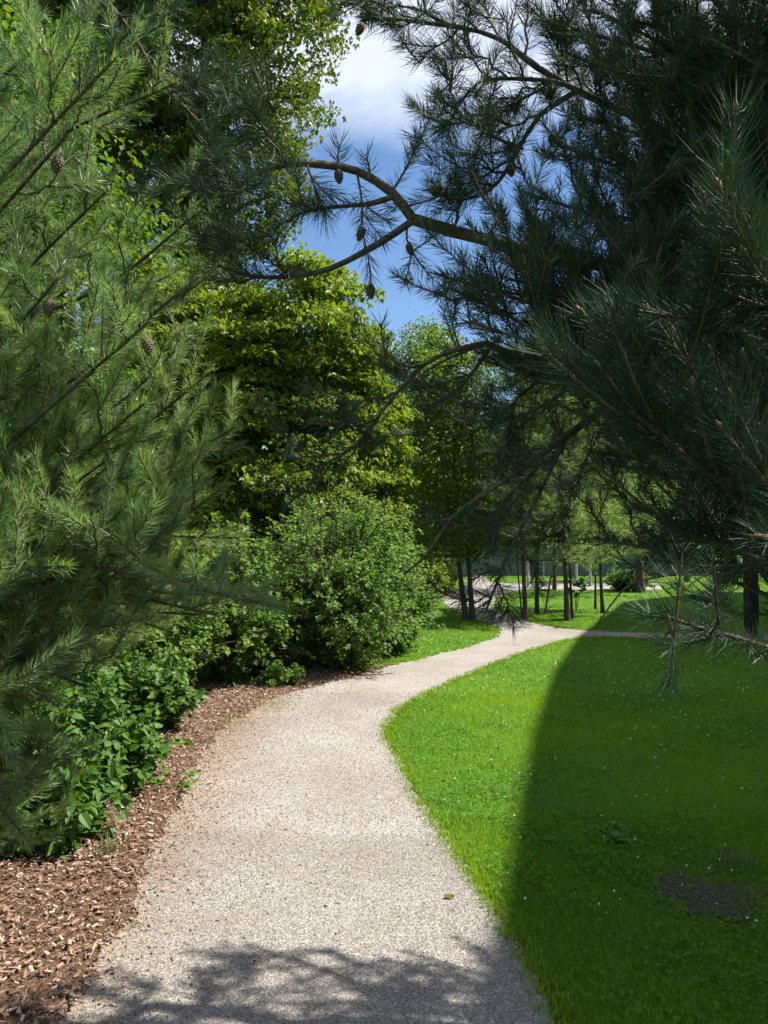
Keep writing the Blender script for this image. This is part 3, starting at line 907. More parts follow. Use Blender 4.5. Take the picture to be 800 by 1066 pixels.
# the mass of limbs behind; the last ones are added to cast shade
fill = [(560, 330, 3.4), (600, 220, 3.4), (545, 200, 3.4), (580, 150, 3.4), (640, 60, 3.4), (620, 10, 3.4), (560, 20, 3.4), (690, 70, 3.2), (700, 190, 3.3), (650, 240, 3.2), (640, 330, 3.1), (590, 300, 3.0), (740, 40, 3.0), (760, 120, 3.0), (780, 220, 3.1), (720, 300, 2.9), (690, 400, 2.9), (740, 480, 2.8), (620, 480, 3.4), (660, 530, 3.4), (760, 560, 3.0), (700, 580, 3.3), (640, 440, 3.4), (580, 420, 3.4), (610, 350, 3.4), (680, 260, 3.4), (740, 180, 3.5), (700, 100, 3.4), (650, 170, 3.4), (780, 350, 3.5), (790, 60, 3.5), (560, 260, 3.4), (510, 300, 3.3), (470, 300, 3.2), (620, 560, 3.4), (760, 440, 3.5), (790, 520, 3.4), (455, 285, 3.1), (490, 335, 3.0), (530, 290, 3.2), (600, 120, 3.4), (660, 20, 3.4), (730, 260, 3.4), (760, 20, 3.4), (800, 140, 3.3), (670, 140, 3.2), (720, 120, 3.5), (600, 60, 3.4), (520, 370, 3.2), (560, 370, 3.4), (900, 330, 3.2), (900, 450, 3.2), (776, 378, 4.5), (850, 375, 4.9), (720, 350, 5.0)]
for (u, v, d) in fill:
    tp = at(u, v, d * 0.69)
    hd = np.linalg.norm((tp - RB)[:2])
    z0 = max(0.5, tp[2] - hd * rng.uniform(0.05, 0.3))
    st = rtrunk(z0)
    c1 = st + (tp - st) * 0.45 + np.array((0, 0, -0.05 * hd)) + rng.normal(0, 0.08, 3)
    b = Bough(0.053, 760, 0.0019, 0.34 + rng.normal(0, 0.08))
    b.axis([st, c1, tp], 0.022, 0.004, side=(0.4 if d > 4.4 else 0.52, 0.97), gap=0.09, bl=(0.14, 0.46), lift=0.28)
    b.link(rp, RB, ND)


# thin sprays hanging in front of the grove
for C_ in ([(600, 400, 3.6), (560, 425, 3.6), (520, 440, 3.6), (478, 452, 3.6)], [(610, 440, 3.7), (570, 480, 3.7), (545, 500, 3.7), (520, 530, 3.7)],
           [(520, 350, 3.3), (490, 390, 3.3), (465, 415, 3.3), (440, 425, 3.3)], [(640, 420, 3.6), (600, 500, 3.6), (590, 540, 3.6), (580, 565, 3.6)],
           [(392, 437, 2.9), (372, 462, 2.88), (340, 482, 2.86), (305, 492, 2.85)]):
    b = Bough(0.058, 560, 0.0018, 0.5)
    b.axis(A(C_), 0.007, 0.003, side=(0.15, 0.98), gap=0.075, bl=(0.10, 0.26), lift=0.15)
    b.link(rp, RB, ND)


# ------------------------------------------------------------------ broadleaf trees
def leaves(mb, C, size, tone, nrm_up=0.6, fold=0.25, dirs=None, lobed=False):
    n = len(C)
    N = rng.normal(size=(n, 3)) * np.array((1, 1, 0.7))
    N[:, 2] = np.abs(N[:, 2]) + nrm_up
    N = unit(N)
    a = rng.normal(size=(n, 3)) if dirs is None else dirs + rng.normal(0, 0.5, (n, 3))
    X = unit(a - N * np.sum(a * N, 1, keepdims=True))
    Y = np.cross(N, X)
    s = (size * rng.uniform(0.6, 1.2, n))[:, None]
    wv = 0.36 * s
    dr = -UP * s * fold
    if lobed == 'ovate':
        q = []
        for t_, w_ in ((0.12, 0.20), (0.34, 0.34), (0.62, 0.27), (0.85, 0.12)):
            q.append((t_, w_))
        mid = [C + X * s * t_ + dr * t_ * t_ - N * s * 0.03 for t_ in (0.0, 0.12, 0.34, 0.62, 0.85, 1.0)]
        lf_ = [mid[k + 1] + Y * s * w_ + N * s * w_ * 0.35 for k, (t_, w_) in enumerate(q)]
        rt_ = [mid[k + 1] - Y * s * w_ + N * s * w_ * 0.35 for k, (t_, w_) in enumerate(q)]
        V = np.stack(mid + lf_ + rt_, 1)
        k = np.arange(n)[:, None] * 14
        tr = [(0, 1, 6), (4, 5, 9), (0, 10, 1), (4, 13, 5)]
        qd = [(1, 2, 7, 6), (2, 3, 8, 7), (3, 4, 9, 8), (1, 10, 11, 2), (2, 11, 12, 3), (3, 12, 13, 4)]
        mb.add(V.reshape(-1, 3), np.concatenate([k + np.array([f]) for f in tr]), np.repeat(tone, 14))
        mb.f.append(np.concatenate([k + np.array([f]) for f in qd]) + (mb.n - n * 14))
    elif lobed:     # a broad leaf with pointed lobes
        V = np.stack([C, C + X * s * 0.35 + Y * s * 0.55 + dr * 0.6, C + X * s * 0.62 + Y * s * 0.22, C + X * s * 1.0 + dr, C + X * s * 0.62 - Y * s * 0.22, C + X * s * 0.35 - Y * s * 0.55 + dr * 0.6], 1)
        k = np.arange(n)[:, None] * 6
        mb.add(V.reshape(-1, 3), np.concatenate([k + np.array([[0, 1, 2, 3]]), k + np.array([[0, 3, 4, 5]])]), np.repeat(tone, 6))
    else:
        V = np.stack([C, C + X * s * 0.5 + Y * wv + dr * 0.2, C + X * s + dr, C + X * s * 0.5 - Y * wv + dr * 0.2], 1)
        k = np.arange(n)[:, None] * 4
        mb.add(V.reshape(-1, 3), np.concatenate([k + np.array([[0, 1, 2]]), k + np.array([[0, 2, 3]])]), np.repeat(tone, 4))


def broadleaf(name, label, cat, base, blobs, trunk_top, r0, mat, nclump, per, lsize, clump=(0.45, 0.16), group=None, lobed=False, hollow=0.55, tonebase=0.5, origin=None):
    """trunk with limbs; crown = many flat sprays of leaves through the outer part of the blobs (centre, radii)"""
    base = np.array((base[0], base[1], 0.0))
    root = thing(name, label, cat, base, group)
    mb, TP = trunk_mesh(base, np.asarray(trunk_top), r0, r0 * 0.3, 0.08, 12)
    mb.build('trunk', M['trunk'], root, base, True)
    wood, cr = MB(), MB()
    vol = np.array([np.prod(b_[1]) ** (2 / 3) for b_ in blobs])
    cnt = (vol / vol.sum() * nclump).astype(int)
    for (c, rad), n in zip(blobs, cnt):
        c, rad = np.asarray(c, float), np.asarray(rad, float)
        D = unit(rng.normal(size=(n, 3)))
        lump = 1 + 0.14 * np.sin(D[:, 0] * 7 + c[0]) * np.sin(D[:, 2] * 6 + c[1]) + 0.10 * np.sin(D[:, 1] * 11 + D[:, 2] * 9)
        rr = rng.uniform(hollow ** 3, 1, n) ** (1 / 3) * lump
        CC = c + D * rad * rr[:, None]
        CC = CC[CC[:, 2] > 0.4]
        # limbs from the trunk towards the blob, twigs to some of the sprays
        j0 = TP[np.argmin(np.abs(TP[:, 2] - (c[2] - rad[2] * 0.7)))]
        for k in range(max(3, n // 40)):
            e = c + unit(rng.normal(size=3) + np.array((0, 0, 0.3))) * rad * 0.75
            j = TP[np.argmin(np.abs(TP[:, 2] - min(e[2] - 0.3 * np.linalg.norm((e - TP[0])[:2]), trunk_top[2])))]
            P = bez(j, (j + e) / 2 + np.array((0, 0, 0.12)) * np.linalg.norm(e - j), e, 9)
            P[1:-1] += rng.normal(0, 0.07, (7, 3))
            wood.tube(P, np.linspace(r0 * 0.38, 0.012, 9), 6)
            near_ = CC[np.argsort(np.linalg.norm(CC - e, axis=1))[:9]]
            for q in near_:
                m_ = P[rng.integers(4, 9)]
                wood.tube(bez(m_, (m_ + q) / 2 + UP * 0.08, q, 5), np.linspace(0.014, 0.005, 5), 4, cap=False)
        for q, ro in zip(CC, unit(CC - c)):
            k = int(per * rng.uniform(0.6, 1.4))
            # spray: flat, dipping outwards
            a = rng.uniform(0, 2 * math.pi, k)
            r_ = np.sqrt(rng.uniform(0, 1, k)) * clump[0] * rng.uniform(0.7, 1.2)
            off = np.stack([np.cos(a) * r_, np.sin(a) * r_, rng.normal(0, clump[1], k) * (1 - 0.4 * r_ / clump[0])], 1)
            off[:, 2] -= 0.25 * r_ + 0.3 * np.maximum(0, off[:, :2] @ ro[:2])
            t0 = tonebase + rng.normal(0, 0.13)
            leaves(cr, q + off, lsize, np.clip(t0 + rng.normal(0, 0.12, k), 0, 1), 0.7, 0.3, off * 2 - UP * 0.3, lobed)
    wood.build('branches', M['trunk'], root, base, True)
    cr.build('crown', mat, root, base)
    return root


def blob(u, v, d, rx, ry, rz):
    return (at(u, v, d), (rx, ry, rz))


# maple with tiered yellow-green foliage
bx = at(285, 600, 13.5)
broadleaf('maple_tree', 'yellow-green maple with layered foliage rising behind the big shrub', 'tree', bx[:2],
          [blob(325, 350, 13.0, 1.15, 1.6, 1.35), blob(255, 400, 13.0, 1.2, 1.6, 1.5), blob(300, 470, 12.6, 1.2, 1.4, 1.3), blob(235, 500, 12.4, 1.0, 1.3, 1.3), blob(345, 420, 13.6, 0.9, 1.4, 1.3), blob(375, 470, 14.2, 0.8, 1.2, 1.5), blob(365, 370, 14.2, 0.55, 1.0, 0.9), blob(215, 350, 13.4, 1.0, 1.3, 1.5)],
          (bx[0], bx[1], 6.0), 0.17, M['maple'], 860, 110, 0.098, (0.42, 0.06), lobed=True, tonebase=0.55)
# tall tree behind the top of the left pine
bx = at(190, 600, 17)
broadleaf('deciduous_tree', 'tall dark-limbed tree with open crown against the cloud', 'tree', bx[:2],
          [blob(285, 60, 16.5, 1.3, 2.0, 1.9), blob(180, 40, 17, 2.0, 2.0, 2.6), blob(250, 190, 16.5, 1.4, 1.8, 1.5), blob(150, 200, 17, 2.0, 2.0, 2.2), blob(290, -70, 17, 1.6, 2.0, 1.7), blob(190, 310, 16.5, 1.7, 1.8, 1.8), blob(60, 60, 17, 2.2, 2.0, 2.4), blob(50, -80, 17, 2.2, 2, 2), blob(110, 130, 16, 1.8, 1.6, 1.8), blob(130, -20, 16.5, 1.8, 1.8, 1.8)],
          (bx[0] + 0.4, bx[1], 13.5), 0.24, M['tall'], 1450, 70, 0.11, (0.46, 0.09), lobed=True, tonebase=0.45)
bx = at(55, 600, 13)
broadleaf('deciduous_tree', 'broad-leaved tree hidden behind the sunlit left pine', 'tree', bx[:2],
          [blob(60, 330, 13, 2.2, 1.6, 2.4), blob(120, 480, 12, 1.4, 1.4, 1.5), blob(-20, 150, 13, 2.2, 1.8, 2.4), blob(0, 500, 12, 1.8, 1.4, 1.5)],
          (bx[0], bx[1], 9.0), 0.2, M['birch'], 700, 46, 0.13, (0.42, 0.12), tonebase=0.55)
# light green tree in the middle
bx = at(438, 612, 19)
broadleaf('birch_tree', 'light green birch between the maple and the slim pines', 'tree', bx[:2],
          [blob(435, 395, 19, 1.0, 1.2, 1.5), blob(420, 480, 18.5, 0.9, 1.1, 1.5), blob(462, 470, 19, 0.9, 1.1, 1.6), blob(445, 540, 19, 0.9, 1.0, 0.8)],
          (bx[0], bx[1], 5.6), 0.10, M['birch'], 560, 60, 0.085, (0.32, 0.16), tonebase=0.55)


# ------------------------------------------------------------------ shrubs
def shrub(name, label, base, R_, H, nst, mat, lsize, per, group=None, spread=1.0, tonebase=0.5, cat='shrub', lobed=False):
    base = np.array((base[0], base[1], 0.0))
    root = thing(name, label, cat, base, group)
    wood, lf = MB(), MB()
    for k in range(nst):
        a = rng.uniform(0, 2 * math.pi)
        rr = math.sqrt(rng.uniform(0, 1))
        p0 = base + np.array((math.cos(a) * rr * R_ * 0.25, math.sin(a) * rr * R_ * 0.25, 0))
        out_ = np.array((math.cos(a), math.sin(a), 0.0))
        h = H * math.sqrt(max(0.05, 1 - (rr * 0.93) ** 2)) * rng.uniform(0.66, 1.14) * (1 + 0.12 * math.sin(3 * a + 1))
        e = base + out_ * rr * R_ * spread + UP * h
        c = p0 + (e - p0) * 0.45 + UP * h * 0.28 - out_ * rr * R_ * 0.12
        P = bez(p0, c, e, 10)
        P[1:] += rng.normal(0, 0.02 * H, (9, 3)) * np.linspace(0, 1, 9)[:, None]
        wood.tube(P, np.linspace(0.012, 0.003, 10) * (H / 2) ** 0.5, 4, cap=False)
        nt_ = 9
        for q in range(nt_):
            t = rng.uniform(0.06, 1.0)
            i = min(8, int(t * 9))
            s0 = P[i]
            T = unit(P[i + 1] - P[i])
            dd = unit(T * 0.7 + rng.normal(0, 0.6, 3) + out_ * 0.25)
            l2 = H * rng.uniform(0.08, 0.2)
            tw = bez(s0, s0 + dd * l2 * 0.5, s0 + dd * l2 - UP * l2 * 0.15, 5)
            wood.tube(tw, np.linspace(0.004, 0.0015, 5) * (H / 2) ** 0.5, 3, cap=False)
            kk = max(2, int(per * rng.uniform(0.7, 1.3)))
            tt = rng.uniform(0.05, 1.05, kk)
            C = s0 + dd * (l2 * tt)[:, None] - UP * (l2 * 0.15 * tt ** 2)[:, None] + rng.normal(0, lsize * 0.35, (kk, 3))
            C[:, 2] = np.maximum(C[:, 2], 0.03)
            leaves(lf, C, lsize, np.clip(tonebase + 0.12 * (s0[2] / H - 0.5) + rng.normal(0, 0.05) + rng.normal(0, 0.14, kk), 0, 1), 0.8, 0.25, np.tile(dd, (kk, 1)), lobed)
    wood.build('stems', M['trunk'], root, base, True)
    lf.build('foliage', mat, root, base)
    return root


b0 = gnd(352, 702)
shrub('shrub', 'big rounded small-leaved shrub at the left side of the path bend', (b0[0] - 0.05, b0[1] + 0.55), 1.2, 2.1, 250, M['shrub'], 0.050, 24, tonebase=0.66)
b0 = gnd(262, 712)
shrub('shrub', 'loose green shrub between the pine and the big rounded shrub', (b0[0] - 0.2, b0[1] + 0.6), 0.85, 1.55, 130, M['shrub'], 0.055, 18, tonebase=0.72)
b0 = gnd(205, 712)
shrub('shrub', 'bright leafy shrub showing under the sunlit pine', (b0[0] - 0.5, b0[1] + 0.8), 0.95, 1.7, 130, M['broad'], 0.075, 12, tonebase=0.8)
b0 = gnd(330, 690)
shrub('shrub', 'tall arching shrub rising behind the big rounded shrub', (b0[0], b0[1] + 2.2), 1.0, 2.5, 130, M['shrub'], 0.06, 18, tonebase=0.65)
b0 = gnd(440, 640)
shrub('shrub', 'pale yellow-green shrub on the left lawn near the far bend', (b0[0] - 0.1, b0[1] + 1.8), 0.85, 1.35, 90, M['birch'], 0.08, 18, tonebase=0.85)
shrub('shrub', 'small pale shrub beside the distant end of the path', (1.45, 23.0), 0.8, 1.3, 70, M['birch'], 0.1, 16, tonebase=0.85)
shrub('shrub', 'low dark shrub at the foot of the thick far trunk', gnd(657, 616) + np.array((0, 0.4)), 0.8, 0.75, 60, M['shrub'], 0.09, 14, tonebase=0.3)
b0 = gnd(322, 716)
shrub('ground_plant', 'low feathery plant at the foot of the big shrub on the chips', (b0[0] - 0.28, b0[1] + 0.12), 0.28, 0.26, 34, M['shrub'], 0.035, 10, tonebase=0.75, cat='plant')
for (x, y, R_, H, lab) in ((-1.75, 8.7, 0.8, 1.7, 'green shrub joining the loose shrub to the hedge behind'), (-2.35, 7.7, 0.85, 1.5, 'bushy green shrub behind the farthest broad-leaved plant'), (0.05, 10.9, 0.7, 1.5, 'green shrub peeping out right of the big rounded shrub'), (-3.3, 7.6, 1.0, 1.9, 'dark leafy shrub in the shade beneath the left pine'), (-4.6, 6.6, 1.1, 2.1, 'dense shrub filling the gap at the far left under the pine')):
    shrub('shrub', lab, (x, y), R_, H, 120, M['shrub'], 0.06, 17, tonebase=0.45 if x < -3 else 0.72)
for (x, y, R_, H, lab) in ((-2.1, 5.3, 0.5, 0.62, 'low dark plant filling the hollow behind the broad-leaved plants'), (-2.3, 6.4, 0.6, 0.7, 'low green plant at the back of the bark bed')):
    shrub('leafy_plant', lab, (x, y), R_, H, 44, M['broad'], 0.07, 6, tonebase=0.5, cat='plant', lobed='ovate')
# broad-leaved plants under the left pine
for (u, v, dx_, R_, H, lab) in ((176, 765, -0.16, 0.36, 0.58, 'broad-leaved plant with glossy bright leaves, farthest along the bark edge'), (140, 825, -0.16, 0.36, 0.5, 'broad-leaved plant in half shade, middle of the bark edge'), (98, 888, -0.24, 0.38, 0.45, 'broad-leaved plant, nearest one, dark beneath the lowest pine branches'),
                                (60, 800, -0.45, 0.6, 0.95, 'tall broad-leaved plant deep in the pine shade at the left edge')):
    p0 = gnd(u, v)
    shrub('leafy_plant', lab, (p0[0] + dx_, p0[1] + 0.15), R_, H, 40, M['broad'], 0.072, 6, group='broad-leaved plants under the left pine', tonebase=0.58, cat='plant', lobed='ovate')


def low_plant(name, label, u, v, n, size, h, mat, tone, cat='plant', wide=0.12):
    p0 = gnd(u, v)
    base = np.array((p0[0], p0[1], 0.0))
    root = thing(name, label, cat, base)
    lf, st = MB(), MB()
    for k in range(n):
        a = rng.uniform(0, 6.28)
        e = base + np.array((math.cos(a) * wide * rng.uniform(0.2, 1), math.sin(a) * wide * rng.uniform(0.2, 1), h * rng.uniform(0.5, 1)))
        P = bez(base + rng.normal(0, 0.01, 3) * np.array((1, 1, 0)), (base + e) / 2 + UP * h * 0.3, e, 5)
        st.tube(P, np.linspace(0.002, 0.001, 5), 3, cap=False)
        leaves(lf, np.tile(e, (2, 1)) + rng.normal(0, 0.008, (2, 3)), size, np.clip(tone + rng.normal(0, 0.1, 2), 0, 1), 1.2, 0.1, np.tile(e - base, (2, 1)), 'ovate')
    st.build('stems', mat, root, base)
    lf.build('leaves', mat, root, base)
    return root


low_plant('weed', 'small bright weed creeping onto the gravel from the chips', 182, 822, 14, 0.06, 0.09, M['broad'], 0.75, wide=0.22)
low_plant('weed', 'flat yellow-green weed alone in the shaded lawn', 640, 874, 16, 0.055, 0.05, M['broad'], 0.95, wide=0.14)


def tuft(label, u, v, n, h, spread, tone, mat):
    p0 = gnd(u, v)
    mb = MB()
    P = p0 + rng.normal(0, spread, (n, 2))
    blades(mb, P, h * rng.uniform(0.5, 1.1, n), np.full(n, 0.004), np.clip(tone + rng.normal(0, 0.2, n), 0, 1))
    o = mb.build('grass_tuft', mat, None, (p0[0], p0[1], 0))
    return tag(o, label, 'grass')


tuft('upright grass tuft in front of the nearest broad-leaved plant', 112, 890, 60, 0.13, 0.035, 0.4, M['dry_grass'])
tuft('pale grey-green grass tuft beside the bare soil patch', 762, 903, 110, 0.12, 0.06, 0.3, M['dry_grass'])
tuft('sparse grass growing where chips meet gravel by the low feathery plant', 282, 735, 220, 0.05, 0.13, 0.7, M['grass'])
tuft('mossy green tuft on the gravel edge in the lower left', 140, 966, 90, 0.025, 0.02, 0.6, M['dry_grass'])
tuft('thin grass strip along the chips past the small bright weed', 245, 750, 120, 0.05, 0.09, 0.6, M['grass'])

# a fallen green leaf on the gravel, a pale scrap in the lawn
for (u, v, s, mt, nm, lab, cat) in ((468, 938, 0.022, M['birch'], 'fallen_leaf', 'small green leaf lying on the gravel near the lawn edge', 'leaf'), (560, 935, 0.03, M['white_paint'], 'paper_scrap', 'pale scrap lying in the shaded grass', 'litter')):
    p0 = gnd(u, v)
    if nm == 'paper_scrap':
        continue
    mb = MB()
    q = np.array((p0[0], p0[1], 0.018))
    k = np.linspace(-1, 1, 7)
    V = []
    for t in k:
        wv = s * 0.55 * math.sqrt(max(0.0, 1 - t * t)) + 0.0005
        V += [q + np.array((t * s, -wv, 0.006 * t * t)), q + np.array((t * s, 0, -0.003)), q + np.array((t * s, wv, 0.007))]
    Fc = []
    for i in range(6):
        for j in range(2):
            Fc.append((i * 3 + j, i * 3 + j + 1, i * 3 + j + 4, i * 3 + j + 3))
    mb.add(V, Fc, 0.7)
    tag(mb.build(nm, mt, None, (p0[0], p0[1], 0.012)), lab, cat)


# ------------------------------------------------------------------ slim pines on the island of lawn
def slim_pine(label, u, v, wpx, lean_u, top, cr_lo, rad, nb, name='pine_tree', twin=None, mat=None, group='slim pines on the far lawn', tone=0.78):
    p0 = gnd(u, v)
    base = np.array((p0[0], p0[1], 0.0))
    d = p0[1]
    root = thing(name, label, 'tree', base, group)
    r0 = wpx * d / F / 2 * 0.72
    tp = np.array((p0[0] + lean_u * d / F, d + 0.1, top))
    mb, TP = trunk_mesh(base, tp, r0, r0 * 0.3, 0.05, 9)
    mb.build('trunk', M['trunk'], root, base, True)
    wood, nd_ = MB(), MB()
    nb = int(nb * 1.35)
    rad *= 1.2
    cr_lo -= 0.25
    for k in range(nb):
        f = k / nb
        z = cr_lo + (top - cr_lo) * f ** 0.9
        j = TP[np.argmin(np.abs(TP[:, 2] - z))]
        a = k * 2.4 + rng.normal(0, 0.3)
        ln = rad * (1 - 0.75 * f) * rng.uniform(0.7, 1.15)
        e = j + np.array((math.cos(a) * ln, math.sin(a) * ln, ln * rng.uniform(-0.1, 0.35)))
        P = bez(j, (j + e) / 2 - UP * ln * 0.08, e, 7)
        wood.tube(P, np.linspace(0.016, 0.005, 7), 4, cap=False)
        for q in range(int(10 + ln * 12)):
            t = rng.uniform(0.25, 1)
            s0 = P[min(6, int(t * 6.99))]
            T = unit(e - j)
            dd = unit(T * 0.7 + rng.normal(0, 0.6, 3) + UP * 0.25)
            l2 = rng.uniform(0.15, 0.38)
            pts = bez(s0, s0 + dd * l2 * 0.5, s0 + dd * l2 + UP * 0.05, 4)
            needles(nd_, pts, 48, 0.085, 0.0066, tone + rng.normal(0, 0.15))
    wood.build('branches', M['trunk'], root, base, True)
    nd_.build('needles', mat or M['needle'], root, base)
    return root


for (u, lab, top_u, dd_) in ((483, 'slim tree with a wavy trunk, left stem of the close pair by the bend', 472, 0.0), (490.5, 'slim straight-trunked tree, right stem of the close pair by the bend', 492, 0.05)):
    p0 = gnd(u, 646)
    tp = at(top_u, 390, p0[1])
    broadleaf('slim_tree', lab, 'tree', (p0[0], p0[1] + dd_), [blob(top_u - 8, 400, p0[1], 0.75, 0.8, 0.9), blob(top_u, 490, p0[1], 0.8, 0.8, 0.9), blob(top_u - 4, 555, p0[1], 0.65, 0.7, 0.45)],
              (tp[0], tp[1], tp[2]), 0.052, M['birch'], 240, 42, 0.075, (0.26, 0.12), group='slim trees at the path bend', tonebase=0.55)
slim_pine('slim pine with a thin leaning second stem crossing behind it', 546, 646, 6.5, 2, 5.4, 1.5, 1.25, 38)
slim_pine('thin young pine leaning against the left side of the twin stems', 543, 645, 2.5, -5, 3.6, 1.7, 0.6, 16)
slim_pine('slim pine standing by a thin leaning stake', 561, 639, 5.5, 5, 5.6, 1.4, 1.2, 38)
slim_pine('straight dark pine with a small sapling at its foot', 589, 646, 7, 2, 6.0, 1.5, 1.3, 42)
slim_pine('thinner pine close behind the straight dark one', 595, 644, 4, 1, 5.0, 1.6, 0.9, 24)
slim_pine('thin pine, left of the spreading pair by the shaded lawn', 622, 634, 3.2, -2, 5.0, 1.5, 1.0, 28)
slim_pine('pine with a foot leaning right, edge of the sunny lawn', 629, 638, 4.8, -5, 5.6, 1.5, 1.3, 36)
slim_pine('far pine trunk rising from the edge of the pale paving', 579, 614.5, 5, 0, 7.2, 2.2, 1.6, 40)
slim_pine('thick far pine trunk with shrubs around its foot', 669, 617, 11, 0, 8.0, 2.2, 2.2, 52)
slim_pine('far pine half hidden behind the overhanging right pine', 715, 606, 7, 0, 8.0, 2.0, 2.2, 44)
low_plant('sapling', 'small leafy sapling at the foot of the straight dark pine', 600, 636, 26, 0.16, 0.75, M['broad'], 0.4, wide=0.22)

# thin leaning stake
mb = MB()
s0, s1 = gnd(567, 640), at(574, 600, 16.4)
mb.tube([(s0[0], s0[1], -0.05), (s0[0] * 0.5 + s1[0] * 0.5, (s0[1] + s1[1]) / 2, s1[2] * 0.5), tuple(s1)], [0.022, 0.020, 0.018], 7)
tag(mb.build('stake', M['trunk'], None, (s0[0], s0[1], 0)), 'thin dark stake leaning right in the sunny lawn', 'stake')

# dark square post at the right edge
p0 = gnd(783, 664)
pr = thing('post', 'dark square post at the right edge behind the pine needles', 'post', (p0[0], p0[1], 0))
mb = MB()
mb.box((0, 0, 1.3), (0.16, 0.16, 2.6), 0.2)
mb.build('shaft', M['post'], pr)
mb = MB()
mb.box((0, 0, 0.04), (0.24, 0.24, 0.08), 0.2)
mb.build('base', M['frame'], pr)
mb = MB()
mb.box((0, 0, 2.63), (0.2, 0.2, 0.06), 0.2)
mb.build('cap', M['frame'], pr)

# ------------------------------------------------------------------ fence, goal frame, white poles far off
fd = 31.5
fx0, fx1 = (470 - 400) / F * fd, (735 - 400) / F * fd
fr = thing('fence', 'low blue-grey board fence closing off the far paving', 'fence', (fx0, fd, 0))
mb = MB()
nb_ = int((fx1 - fx0) / 0.16)
for k in range(nb_):
    mb.box((k * 0.16 + 0.08, rng.normal(0, 0.003), 0.62 + rng.normal(0, 0.006)), (0.152, 0.024, 1.14))
mb.build('boards', M['fence'], fr)
for z in (0.3, 1.0):
    mb = MB()
    mb.box(((fx1 - fx0) / 2, 0.05, z), (fx1 - fx0, 0.05, 0.09))
    mb.build('rail', M['fence'], fr)
for k in range(6):
    mb = MB()
    mb.box((k * (fx1 - fx0) / 5, 0.12, 0.62), (0.10, 0.085, 1.3))
    mb.build('post', M['fence'], fr)

gd = 28.6
gx0, gx1 = (566 - 400) / F * gd, (599 - 400) / F * gd
gr = thing('goal_frame', 'small white tube goal frame standing before the blue-grey fence', 'goal', (gx0, gd, 0))
W_ = gx1 - gx0
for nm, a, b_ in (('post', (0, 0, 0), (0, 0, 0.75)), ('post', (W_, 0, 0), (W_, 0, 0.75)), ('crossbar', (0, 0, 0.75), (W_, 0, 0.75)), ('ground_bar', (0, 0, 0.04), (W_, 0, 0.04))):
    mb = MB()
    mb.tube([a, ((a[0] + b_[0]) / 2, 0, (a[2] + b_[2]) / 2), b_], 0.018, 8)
    mb.build(nm, M['white_shaded'], gr)
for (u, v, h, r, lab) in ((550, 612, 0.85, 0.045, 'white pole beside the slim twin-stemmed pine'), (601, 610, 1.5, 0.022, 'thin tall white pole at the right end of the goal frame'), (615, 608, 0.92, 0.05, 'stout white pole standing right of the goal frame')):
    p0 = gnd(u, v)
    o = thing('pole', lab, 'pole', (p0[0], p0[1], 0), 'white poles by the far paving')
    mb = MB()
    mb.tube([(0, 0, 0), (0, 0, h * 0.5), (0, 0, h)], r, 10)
    mb.build('shaft', M['white_shaded'], o, smooth=True)
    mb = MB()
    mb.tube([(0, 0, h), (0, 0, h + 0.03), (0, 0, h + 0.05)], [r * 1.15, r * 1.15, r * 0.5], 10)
    mb.build('cap', M['white_shaded'], o)

# ------------------------------------------------------------------ background trees
bgproto = broadleaf('background_tree', 'background broad-leaved tree in the wood beyond the fence', 'tree', (0, 0),
                    [((0, 0, 3.0), (2.6, 2.4, 2.0)), ((0.4, 0, 5.4), (2.2, 2.2, 2.2)), ((-1.0, 0.3, 4.4), (2.0, 2.0, 1.8)), ((0, 0, 7.0), (1.5, 1.5, 1.5))],
                    (0, 0, 7.0), 0.2, M['tall'], 520, 40, 0.22, (0.6, 0.2), group='trees of the wood beyond the fence', tonebase=0.4)
spots = [(-9, 38, 1.15), (-5.5, 40, 1.2), (-2, 39, 1.0), (1.0, 41, 0.95), (4.0, 38, 0.85), (7.2, 39, 0.95), (10.5, 37, 1.0), (14, 38, 1.1), (18, 40, 1.2), (-13, 36, 1.2), (5.5, 45, 1.0), (9, 46, 1.1), (-6, 22, 0.8), (-9.5, 20, 0.95), (-3.6, 25, 0.75)]
for i, (x, y, s_) in enumerate(spots):
    o = bgproto if i == 0 else copy_tree(bgproto)
    o.location = (x, y, 0)
    o.rotation_euler = (0, 0, i * 1.7)
    o.scale = (s_, s_, s_)

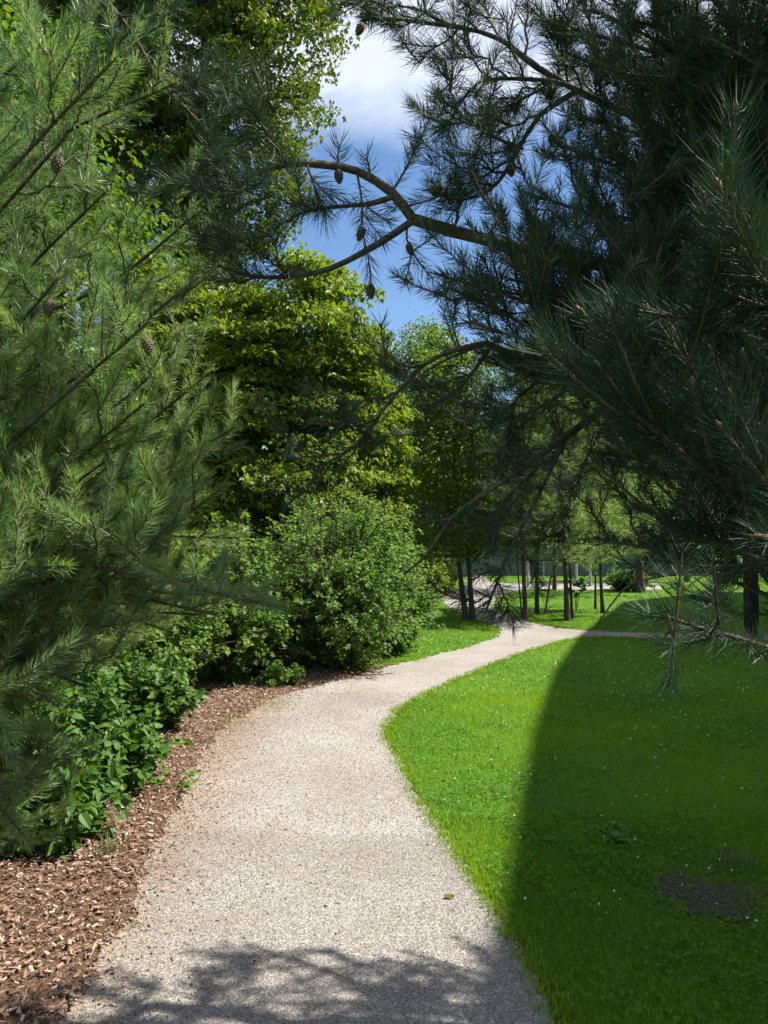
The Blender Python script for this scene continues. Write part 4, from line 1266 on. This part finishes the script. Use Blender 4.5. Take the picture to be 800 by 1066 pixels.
# ------------------------------------------------------------------ unseen building on the right, its plan shaped to shade the lawn
hz = np.array((math.sin(AZ), math.cos(AZ)))
HB = 10.5
off = hz * HB / math.tan(EL)
front = [np.array((-2.6, -4.5))] + [np.array(q) for q in ((-0.35, 0.6), (0.50, 3.43), (1.22, 6.44), (2.0, 9.2), (3.15, 12.6), (6.0, 19.4), (9.3, 22.6))]
front = [q + off for q in front]            # the roof edge that draws the edge of the shade
plan = front + [front[-1] + np.array((12.0, -1.0)), front[0] + np.array((16.0, -2.0))]
b0 = np.array((*np.mean(front, axis=0), 0.0))
bd = thing('shade_building', 'unseen grey building right of the lawn, plan shaped to cast its shade', 'building', b0)
n = len(plan)


def prism(P, z0, z1):
    k = len(P)
    mb = MB()
    V = [(p[0], p[1], z) for z in (z0, z1) for p in P]
    mb.add(V, [(i, (i + 1) % k, k + (i + 1) % k, k + i) for i in range(k)])
    tri = tessellate_polygon([[Vector((p[0], p[1], 0)) for p in P]])
    mb.add([(p[0], p[1], z1) for p in P], np.array(tri))
    return mb


prism(plan, 0, HB - 0.2).build('wall', M['facade'], bd, b0)
cen = np.mean(plan, axis=0)
prism([cen + (p - cen) * 1.002 for p in plan], HB - 0.2, HB).build('roof', M['frame'], bd, b0)
proto = None
for a, b in zip(front[:-1], front[1:]):
    seg = np.linalg.norm(b - a)
    wd_ = unit(b - a)
    nrm = np.array((-wd_[1], wd_[0]))
    for c_ in range(max(1, int(seg / 2.6))):
        q = a + (b - a) * (c_ + 0.5) / max(1, int(seg / 2.6))
        for fl in range(3):
            if proto is None:
                f = MB()
                for cc, ss in (((0, 0, 0.8), (1.5, 0.12, 0.08)), ((0, 0, -0.8), (1.5, 0.12, 0.08)), ((-0.71, 0, 0), (0.08, 0.12, 1.52)), ((0.71, 0, 0), (0.08, 0.12, 1.52)), ((0, 0, 0), (0.06, 0.10, 1.52))):
                    f.box(cc, ss)
                o = proto = f.build('window', M['frame'], bd)
                gl = MB()
                gl.box((0, 0.0, 0), (1.34, 0.06, 1.52))
                gl.build('pane', M['glass'], proto)
            else:
                o = copy_tree(proto, bd)
            o.location = (q[0] + nrm[0] * 0.02 - b0[0], q[1] + nrm[1] * 0.02 - b0[1], 1.9 + fl * (HB - 1.5) / 3)
            o.rotation_euler = (0, 0, math.atan2(wd_[1], wd_[0]))
